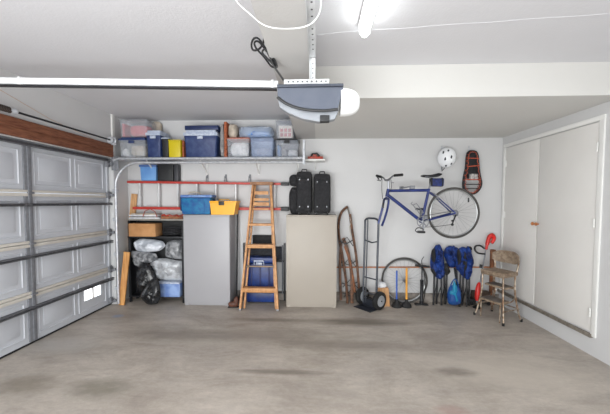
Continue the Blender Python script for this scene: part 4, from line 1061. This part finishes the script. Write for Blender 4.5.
def snowshoe(dx, Y, label):
    cxp = 472.3 + dx
    out = [(468.3, 153), (471, 151), (475.6, 151.6), (477.6, 156), (478.4, 166), (479.8, 176), (481.2, 184), (478.8, 190), (473.5, 193.8), (467.5, 192.5), (464, 187.5), (464.4, 178), (466.6, 168), (467.3, 158)]
    out = [(a+dx, b) for a, b in out]
    t = thing('snowshoe', label, 'snowshoe', P(cxp, 193, Y), 'snowshoes on the back wall')
    pts = smooth([P(a, b, Y) for a, b in out] + [P(*out[0], Y)], 3)[:-1]
    build('frame', MB().tube(pts, .012, 7, closed=True), BLACKM, t)
    dk = [(468.8, 154), (471, 152.3), (475.4, 153), (477, 157), (477.6, 167), (478.6, 177), (474, 179), (467, 179), (467.2, 168), (468, 158)]
    build('decking', MB().puff([(P(a+dx, b, Y).x, P(a+dx, b, Y).z) for a, b in dk], Y, .008, 2, .1, 3), BLACKF, t)
    tl = MB()
    for b in (184.5, 188.5): tl.bar(P(465.5+dx, b, Y), P(479.5+dx, b, Y), .012, .006)
    build('tail_web', tl, BLACKF, t)
    lp = []
    for i, (a, b) in enumerate(out):
        a2, b2 = out[(i+1) % len(out)]
        for k in (0, 1, 2, 3):
            a_, b_ = a+(a2-a)*k/4, b+(b2-b)*k/4; sh = .97 if k % 2 else .80
            lp.append(P(472.4+dx+(a_-472.4-dx)*sh, 172+(b_-172)*(.99 if k % 2 else .95), Y-.014))
    lac = MB().tube(lp, .0045, 5, closed=True)
    build('lacing', lac, ORNG, t)
    bn = MB().box(P(468.3+dx, 170, Y).x, P(476.2+dx, 170, Y).x, Y-.045, Y-.012, P(472, 180.5, Y).z, P(472, 174, Y).z, .01)
    build('binding', bn, mat('grey_white_plastic', (192, 188, 186), .5, c2=(110, 106, 106), scale=40) if 'grey_white_plastic' not in bpy.data.materials else bpy.data.materials['grey_white_plastic'], t)
    for a, b, c, d, yy in ((464.5, 179.5, 480.5, 179.5, .05), (467, 158, 479, 158.5, .015), (467, 166.5, 479.5, 165.5, .015)):
        build('strap', MB().bar(P(a+dx, b, Y-yy), P(c+dx, d, Y-yy), .012, .004), ORNG, t)
snowshoe(.4, 4.44, 'front black and orange snowshoe hung on the back wall')
snowshoe(-1.0, 4.515, 'rear black and orange snowshoe half hidden behind the front one')

# ================================================================ PLUNGERS, PUMP
def plunger(px, ytop, hm, label, r=.014):
    f = F(px, 306.8); f.z = 0
    top = P(px, ytop, f.y+.03)
    t = thing('plunger', label, 'plunger', f, 'plungers on the floor')
    build('handle', MB().tube([f + Vector((0, 0, .06)), Vector((top.x, f.y+.02, top.z))], r, 10), hm, t)
    build('cup', MB().lathe([(.070, .001), (.072, .012), (.066, .032), (.05, .055), (.03, .07), (.022, .085), (.022, .11), (.014, .112)], f, 'Z', 22), RUBBER, t)
    return t
plunger(396.6, 270.5, BHAND, 'plunger with blue handle in front of the loose wheel', .012)
plunger(406.4, 268, YHAND, 'plunger with yellow handle in front of the loose wheel', .016)
f = F(421.3, 304.8); pt_ = P(421.6, 266, f.y)
t = thing('floor_pump', 'black upright bicycle floor pump right of the yellow plunger', 'pump', f)
build('barrel', MB().lathe([(.028, .01), (.028, .05), (.021, .06), (.021, .34), (.024, .35), (.024, .37), (.008, .372), (.008, pt_.z-.01)], f, 'Z', 16), BLACKM, t)
build('base', MB().box(f.x-.095, f.x+.095, f.y-.035, f.y+.035, 0, .016, .006), BLACK, t)
build('handle', MB().tube([Vector((f.x-.098, f.y, pt_.z+.012)), Vector((f.x-.03, f.y, pt_.z)), Vector((f.x+.03, f.y, pt_.z)), Vector((f.x+.105, f.y, pt_.z-.012))], .016, 10), BLACK, t)
build('hose', MB().tube(smooth([Vector((f.x+.02, f.y-.01, .05)), Vector((f.x+.045, f.y-.02, .2)), Vector((f.x+.03, f.y-.02, .45)), P(421.7, 262, f.y-.02), P(423.3, 257.5, f.y-.02), P(424, 256.8, f.y-.02)], 5), .006, 6), BLACK, t)
build('gauge', MB().lathe([(.022, -.03), (.024, -.02), (.022, 0)], (f.x, f.y, .045), 'Y', 14), BLACK, t)

# ================================================================ FOLDED CAMP CHAIRS
def camp(xs, outline, Yc, label, seed, tops, bottoms, ybot=304.3, wings=None):
    fb = F((min(bottoms)+max(bottoms))/2, ybot)
    rn = random.Random(seed); t = thing('folding_camp_chair', label, 'camp chair', (fb.x, Yc, 0), 'folded camp chairs')
    for i, (a, b) in enumerate(zip(tops, bottoms)):
        yy = Yc + (.03 if i % 2 else -.02)
        p0 = Vector((P(b, 303, yy).x, yy, .012)); p1 = P(a, outline[0][1]+6, yy)
        build('leg', MB().tube([p0, p1], .013, 8), BLACKM, t)
        build('foot', MB().tube([p0 + Vector((0, 0, -.012)), p0 + Vector((0, 0, .03))], .015, 8), RUBBER, t)
    cb = MB()
    for i in range(len(tops)-1):
        za = P(bottoms[i], 297, Yc).z; cb.tube([Vector((P(bottoms[i], 296, Yc).x, Yc, .06)), Vector((P(bottoms[i+1], 284, Yc).x, Yc, .30))], .007, 6)
    build('cross_brace', cb, BLACKM, t)
    ox_ = sum(q[0] for q in outline)/len(outline); pl = [(P(ox_+(a-ox_)*1.12, b, Yc-.04).x, P(a, b, Yc-.04).z) for a, b in outline]
    build('fabric', MB().puff(pl, Yc-.03, .06, seed, .9, 9, 17, .5), CAMP, t)
    for q in range(3):
        i0 = rn.randrange(len(outline)); a0, b0 = outline[i0]; a0 = ox_+(a0-ox_)*.6
        b0 = min(max(b0, 252), 272)
        pq = [(a0+rn.uniform(1.8, 3.2)*cos(k*pi/3), b0+rn.uniform(4, 8)*sin(k*pi/3)) for k in range(6)]
        build('fabric_fold', MB().puff([(P(a, b, Yc-.08).x, P(a, b, Yc-.08).z) for a, b in pq], Yc-.075, .035, seed+q, .6, 5, 15, .5), CAMP, t)
    if wings:
        for k, wg in enumerate(wings):
            pl = [(P(a, b, Yc-.04).x, P(a, b, Yc-.04).z) for a, b in wg]
            build('black_trim', MB().puff(pl, Yc-.06, .05, seed+3+k, .3, 5, 11, .6), BLACKF, t)
    return t
camp(0, [(436, 245), (440, 244.3), (442.5, 250), (443, 262), (444.5, 270), (444, 276), (440.5, 280), (435.5, 277), (431.5, 269), (431, 262), (432, 253)], 4.45, 'leftmost folded blue camp chair with black corner straps', 2,
     (435, 438, 441, 443), (433.5, 436.5, 441.5, 445),
     wings=[[(429.5, 269), (432, 266.5), (436, 274), (434.5, 277)], [(442, 264), (446, 262.5), (447.5, 266), (449.8, 271.5), (446, 276), (443, 272)], [(431, 250), (434, 247), (435.5, 257), (433, 264), (430.5, 258)]])
camp(0, [(446, 248), (450, 245.5), (455, 247), (459, 249), (458, 258), (456, 267.5), (450, 268), (446.5, 261), (444.5, 254)], 4.53, 'middle folded blue camp chair, its back drooping lowest', 5,
     (448, 452, 456), (445.5, 460, 457.5), wings=[[(455.5, 248), (458, 249), (457.5, 262), (456, 270), (454.5, 262)]])
camp(0, [(459, 249), (463, 246.5), (468, 248), (471, 252), (473.6, 262), (471.8, 268), (471, 276), (468, 280.5), (463.5, 277), (459, 271), (456.5, 266), (458, 257)], 4.40, 'rightmost folded blue camp chair nearest the red trimmer', 9,
     (461, 464, 467, 469.5), (459.5, 462.5, 466.5, 469),
     wings=[[(465.5, 246.5), (470, 246), (471, 249.5), (467, 252)], [(462, 252), (464.5, 250), (466, 268), (464, 279), (462, 270)], [(456.5, 249), (459, 249), (460, 262), (457, 266)]])
# blue bag on the floor
f = F(454, 305.5)
t = thing('drybag', 'blue bag with turquoise print and a top loop between the camp chairs', 'bag', (f.x, f.y-.03, 0))
Yj = 4.31
out = [(447.6, 303.5), (447.2, 293), (449, 287), (452, 285), (457.5, 285.2), (460.3, 288.5), (461, 296), (460.6, 304), (454, 305.6)]
pl = [(P(a, b, Yj).x, max(.003, P(a, b, Yj).z)) for a, b in out]
build('body', MB().puff(pl, Yj, .07, 4, .15, 7, 6, .8), JUGM, t)
pr = [(452.5, 285.5), (454.3, 279.8), (456.6, 285), (458, 290), (456, 294), (458.6, 302), (456.5, 303), (454.5, 296), (449.5, 294), (450, 291), (453, 290.5)]
pl = [(P(a, b, Yj-.06).x, max(.006, P(a, b, Yj-.06).z)) for a, b in pr]
build('turquoise_print', MB().puff(pl, Yj-.055, .028, 7, .2, 4, 6, .2), CYAN, t)
build('top_loop', MB().tube(smooth([P(450, 287, Yj), P(452.5, 281.5, Yj), P(455, 279, Yj), P(457.5, 282, Yj), P(458.5, 287, Yj)], 4), .008, 6), JUGM, t)

# ================================================================ RED TRIMMER
Yt = 4.40
t = thing('string_trimmer', 'red and grey electric string trimmer leaning against the right corner', 'trimmer', F(477, 303))
low = Vector((P(476.8, 301, 4.33).x, 4.33, .03)); hi = P(486.3, 246, 4.45)
build('shaft', MB().tube([low + Vector((0, 0, .05)), hi], .0105, 8), DGALV, t)
lo2 = low
w0 = lambda a, b, y: P(a, b, y)
mtr = MB().tube([w0(477.4, 300.5, 4.32), w0(477.3, 297, 4.325), w0(477.9, 289, 4.335), w0(478.8, 284.5, 4.34), w0(479.6, 282.6, 4.345)], [.024, .036, .034, .026, .014], 12)
build('motor_housing', mtr, REDP, t)
top = MB().tube(smooth([w0(486.2, 249.5, 4.44), w0(487.2, 244, 4.45), w0(489, 237.8, 4.46), w0(492, 235, 4.46), w0(494, 239, 4.46), w0(491.5, 243.2, 4.46)], 4), [.018]*4 + [.027]*4 + [.03]*8 + [.024]*5, 10)
build('rear_handle', top, REDP, t)
dh = smooth([w0(484.8, 254, 4.43), w0(478, 253, 4.40), w0(474.8, 249.5, 4.38), w0(475.6, 246.2, 4.38), w0(480, 245.6, 4.40), w0(484.4, 248.5, 4.44)], 4)
build('loop_handle', MB().tube(dh, .0125, 8), BLACK, t)
build('collar', MB().tube([w0(480.6, 268, 4.395), w0(481.2, 264.5, 4.40)], .02, 10), BLACK, t)
build('guard', MB().lathe([(.055, 0), (.06, .008), (.03, .03), (.012, .034)], (low.x+.005, low.y, .003), 'Z', 18), BLACK, t)
# low dark dolly
X0, X1, Z0, Z1 = RC(469, 490, 296, 302, 4.46)
t = thing('wheeled_dolly', 'low dark brown wheeled dolly behind the red trimmer', 'dolly', ((X0+X1)/2, 4.48, 0))
build('platform', MB().box(X0, X1, 4.42, 4.545, .055, .095, .004), BLACK, t)
build('crate', MB().box(X0+.06, X1-.01, 4.43, 4.54, .096, P(480, 291.5, 4.46).z, .006), mat('dark_brown_board', (78, 62, 52), .7), t)
for x in (X0+.03, X1-.03):
    for y in (4.437, 4.525): build('wheel', MB().lathe([(.024, -.01), (.027, 0), (.024, .01)], (x, y, .0275), 'Y', 14), RUBBER, t)

# ================================================================ STEP STOOL CHAIR
A_ = Vector((2.125, 4.075, 0)); B_ = Vector((2.285, 3.715, 0)); C_ = Vector((2.575, 3.85, 0)); D_ = A_ + C_ - B_
ctr = (A_+B_+C_+D_)/4
vs = (B_-A_).normalized()            # sideways (towards camera)
us = (A_+B_-C_-D_).normalized()      # front
t = thing('step_stool', 'retro tan step stool chair with curved backrest by the cupboard doors', 'stool', ctr)
def L(u, v, z): return ctr + us*u + vs*v + Vector((0, 0, z))
SZs = .60
hw, hd = .15, .135
Mst = Matrix.Translation(ctr) @ Matrix(((us.x, vs.x, 0, 0), (us.y, vs.y, 0, 0), (0, 0, 1, 0), (0, 0, 0, 1)))
build('seat', MB().box(-hd-.01, hd, -hw-.01, hw+.01, SZs-.018, SZs+.03, .016, M=Mst).box(-hd+.01, hd, -hw, hw, SZs-.03, SZs-.016, .003, M=Mst), STOOLM, t)
ru, rv = (A_+B_-C_-D_).length/4, (B_-A_).length/2
for su in (1, -1):
    for sv in (1, -1):
        p = [L(su*(ru+.01), sv*(rv), .015), L(su*(ru-.015), sv*(rv-.02), .10), L(su*(hd-.02), sv*(hw-.005), .34), L(su*(hd-.025), sv*(hw-.01), SZs-.02)]
        build('leg', MB().tube(smooth(p, 4), .0115, 8), STOOLL, t)
        build('rubber_tip', MB().tube([p[0] + Vector((0, 0, -.015)), p[0] + Vector((0, 0, .02))], .015, 8), RUBBER, t)
build('stretcher', MB().tube([L(-ru+.01, -rv+.015, .16), L(-ru+.01, rv-.015, .16)], .008, 8).tube([L(-ru+.01, rv-.02, .16), L(ru-.01, rv-.02, .16)], .008, 8).tube([L(-ru+.01, -rv+.02, .16), L(ru-.01, -rv+.02, .16)], .008, 8), STOOLL, t)
# backrest: curved panel
bz0, bz1 = .715, .875
bmk = MB(); nn = 14; grid = []
for i in range(nn+1):
    a = -1 + 2*i/nn; v = a*(hw+.025); u = -hd - .02 + .05*a*a - .015
    rnd = (1-abs(a)**4)
    z0_, z1_ = bz0 + .03*abs(a)**5, bz1 - .05*abs(a)**4
    grid.append([bmk.bm.verts.new(L(u+o_, v, z_)) for o_, z_ in ((.009, z0_), (.009, z1_), (-.009, z1_), (-.009, z0_))])
for a, b in zip(grid, grid[1:]):
    for k in range(4): bmk.bm.faces.new((a[k], a[(k+1) % 4], b[(k+1) % 4], b[k]))
bmk.bm.faces.new(grid[0][::-1]); bmk.bm.faces.new(grid[-1])
build('backrest', bmk, STOOLM, t)
for sv in (1, -1):
    build('back_upright', MB().tube(smooth([L(-hd+.02, sv*(hw-.01), SZs-.01), L(-hd-.005, sv*(hw+.0), SZs+.07), L(-hd-.005, sv*(hw+.012), bz0+.06)], 4), .0115, 8), STOOLL, t)
# swing-out steps
for z, u0, u1 in ((.43, -.10, .07), (.25, -.03, .17)):
    st = build('step', MB().box(u0, u1, -hw+.01, hw-.01, z-.012, z+.012, .006, M=Mst), STOOLM, t)
    build('tread_mat', MB().box(u0+.012, u1-.012, -hw+.025, hw-.025, z+.0122, z+.016, .002, M=Mst), mat('ribbed_grey_rubber', (112, 104, 98), .8) if 'ribbed_grey_rubber' not in bpy.data.materials else bpy.data.materials['ribbed_grey_rubber'], st)
for sv in (1, -1):
    vv = sv*(hw-.02)
    build('step_frame', MB().tube(smooth([L(.14, vv, .004), L(.14, vv, .10), L(.14, vv, .238)], 3), .009, 8).tube(smooth([L(.08, vv, .24), L(-.09, vv, .25), L(-.14, vv, .34), L(-.10, vv, .415), L(.05, vv, .42)], 4), .008, 8), STOOLL, t)

# ================================================================ CEILING LAMP
mb = MB().box(.275, .365, .95, 2.165, ZC-.022, ZC-.001, .004)
t = thing('fluorescent_lamp', 'lit white tube lamp mounted lengthways on the ceiling', 'ceiling light', (.32, 1.55, ZC))
build('housing', mb, WHITE, t)
pts = [(.32, .96, ZC-.05), (.32, 2.165, ZC-.05)]
build('diffuser', MB().tube(pts, .036, 14, flat=(1, .9)), TUBEW, t)
for y in (.965, 2.155): build('end_cap', MB().box(.283, .357, y-.008, y+.008, ZC-.075, ZC-.02, .006), LENS, t)

# ================================================================ GARAGE DOOR OPENER
OY = 2.05
ox0, ox1 = P(277.5, 90, 1.93).x, P(343, 90, 1.93).x
oz1 = P(310, 85.2, 1.93).z
t = OPENER = thing('garage_door_opener', 'slate grey garage door opener hung below the ceiling beam', 'door opener', ((ox0+ox1)/2, OY, oz1))
def oz(py): return P(310, py, 1.93).z
poly = [(ox0, oz(87.5)), (ox0+.0, oz(97)), (ox0+.05, oz(103)), (ox0+.12, oz(107.6)), (ox0+.2, oz(110.2)), (ox0+.3, oz(111)), (ox1-.03, oz(109.6)), (ox1-.012, oz(97)), (ox1, oz(89)), (ox1, oz(87.5))]
build('front_cover', MB().prism(poly, 1.93, 2.08), OPEN, t)
build('top_plate', MB().box(ox0-.002, ox1+.002, 1.915, 2.10, oz(87.3), oz(84.6), .003), mat('dark_slate_plastic', (60, 65, 78), .45), t)
line = [Vector((x, 1.926, z)) for x, z in poly[1:7]]
build('cover_trim', MB().tube(smooth(line, 3), .009, 8), BLACK, t)
low_ = [(ox0+.002, oz(98.5)), (ox0+.012, oz(106)), (ox0+.07, oz(112)), (ox0+.16, oz(118)), (ox0+.26, oz(121)), (ox1-.1, oz(120.3)), (ox1-.05, oz(118.5)), (ox1-.02, oz(108)), (ox1-.04, oz(107.5)), (ox1-.1, oz(109)), (ox0+.2, oz(108.5)), (ox0+.09, oz(103.5))]
build('lower_shell', MB().prism(low_, 1.945, 2.0), SILC, t)
bx0_, bx1_ = P(320, 118, 1.93).x, P(329.5, 118, 1.93).x
build('control_button', MB().box(bx0_, bx1_, 1.932, 1.98, oz(121.3), oz(115), .003), BLACK, t)
lc = MB(); bm2 = bmesh.new(); bmesh.ops.create_uvsphere(bm2, u_segments=24, v_segments=16, radius=1)
cxl, czl = P(341, 103, 1.93).x, (oz(89)+oz(116))/2+.02
for v in bm2.verts:
    q = v.co; v.co = Vector((cxl + max(0, abs(q.x)**.75*math.copysign(1, q.x))*.128, 2.0 + abs(q.y)**.8*math.copysign(1, q.y)*.085, czl + abs(q.z)**.8*math.copysign(1, q.z)*(oz(90)-oz(117))/2 - .25*max(0, q.x)*.02))
lc.merge(bm2); build('lamp_lens', lc, LENS, t)
# rail
za, zb = P(277, 86.2, OY).z, P(0, 82.6, OY).z
xr0, xr1 = ox0+.04, XW+.13
slope = (zb-za)/(P(0, 82, OY).x - P(277, 86, OY).x)
def rz_(x): return za + slope*(x - P(277, 86, OY).x)
t = thing('opener_rail', 'long white steel rail joining the opener to the garage door wall', 'rail', (xr0, OY, za))
build('rail_bar', MB().bar((xr0-.05, OY, rz_(xr0-.05)+.008), (xr1, OY, rz_(xr1)+.008), .042, .036), ALU, t)
build('chain', MB().bar((xr0-.06, OY, rz_(xr0)-.022), (xr1, OY, rz_(xr1)-.022), .008, .03), BLACKM, t)
for px in (22, 273): 
    x = P(px, 82, OY).x; build('rail_clamp', MB().box(x-.008, x+.008, OY-.026, OY+.026, rz_(x)-.018, rz_(x)+.034, .002), ALU, t)
build('header_bracket', MB().box(XW+.0, XW+.16, OY-.03, OY+.03, rz_(xr1)+.03, rz_(xr1)+.036, .001), GALV, t)
# perforated angles
px0 = P(312.5, 60, 2.05).x
t = thing('opener_hanger', 'perforated white steel angle hanging the opener from the beam', 'bracket', (px0, OY, ZS))
def perf(mb, a, b, w_, n, nrm):
    return mb
hm = MB().box(px0-.019, px0-.016, 1.98, 2.02, oz1+.03, ZS, .0005).box(px0-.019, px0+.019, 2.017, 2.02, oz1+.03, ZS, .0005)
build('drop_angle', hm, ALU, t)
h0, h1 = P(284, 82, 2.0).x, P(329, 82, 2.0).x
zc_ = P(310, 82.2, 2.0).z
hz_ = MB().box(h0, h1, 1.996, 2.0, zc_-.012, zc_+.018, .0005).box(h0, h1, 1.996, 2.03, zc_-.016, zc_-.012, .0005)
build('cross_angle', hz_, ALU, t)
hl = MB()
for k in range(9): hl.lathe([(.0055, -.001), (.0055, .001)], (h0+.03+k*(h1-h0-.05)/8, 1.9945, zc_+.003), 'Y', 8)
for k in range(7): hl.lathe([(.004, -.001), (.004, .001)], (px0+.004, 2.0155, zc_+.035+k*.03), 'Y', 8) if zc_+.035+k*.03 < ZS-.01 else None
build('punched_hole', hl, mat('hole_shadow_grey', (70, 72, 78), .8), t)
tb = thing('ceiling_angle', 'perforated white steel angle running along the beam above the opener', 'bracket', (px0, 1.5, ZS))
build('flange', MB().box(px0-.02, px0+.022, .7, 2.0, ZS-.004, ZS-.0005, .0005).box(px0-.02, px0-.017, .7, 2.0, ZS-.03, ZS-.004, .0005), ALU, tb)
hl = MB()
for k in range(22): hl.lathe([(.0055, -.0052), (.0055, -.0042)], (px0+.006, .74+k*.055, ZS), 'Z', 8)
build('punched_hole', hl, bpy.data.materials['hole_shadow_grey'], tb)
# black power cord with a tied bundle
cy_ = 2.06
pts = [Vector((-.325, cy_, ZC-.12)), P(264.2, 30, cy_-.02), P(264, 40, cy_-.03)]
cp = smooth([Vector((-.33, cy_, ZC-.13)), P(264.3, 30, cy_), P(263.5, 42, cy_-.01), P(259, 49, cy_-.02), P(253, 50, cy_-.03), P(251.5, 44, cy_-.03), P(254, 38.5, cy_-.02), P(259, 39, cy_-.03), P(266, 49, cy_-.05), P(273, 60, cy_-.04), P(275.5, 66.5, cy_-.03),
             P(271, 66, cy_-.03), P(264, 57, cy_-.02), P(256, 48, cy_-.04), P(254.5, 42.5, cy_-.05), P(259, 42, cy_-.04), P(268, 53, cy_-.03), P(274, 59, cy_-.05), P(277, 67, cy_-.04), P(271, 62, cy_-.04), P(262.5, 53, cy_-.05), P(266, 50, cy_-.06), P(274, 66, cy_-.05), P(280, 75, cy_-.04), P(286.5, 84.2, cy_-.04)], 5)
build('power_cord', MB().tube(cp, .0065, 7), CORDB, OPENER)
single('wall_socket', MB().box(-.345, -.32, cy_-.035, cy_+.035, ZC-.19, ZC-.07, .004), WHITE, 'white socket on the side of the ceiling beam above the cord', 'socket', (-.32, cy_, ZC-.13))
# white cable hanging in an arc
yc = 1.45
ca = smooth([P(226, -16, yc), P(238, 3, yc), P(250, 14, yc), P(262, 24, yc), P(276, 28.3, yc), P(297, 28.2, yc), P(311, 23.8, yc), P(319, 14, yc), P(320.8, 2, yc), P(320, -12, yc), P(322, -16, yc)], 6)
single('white_cable', MB().tube(ca, .0028, 8), CORDW, 'white cable drooping in an arc under the ceiling beam', 'cable', (0, yc, ZS))

for o in list(bpy.data.objects):
    if '_base' in o: del o['_base']
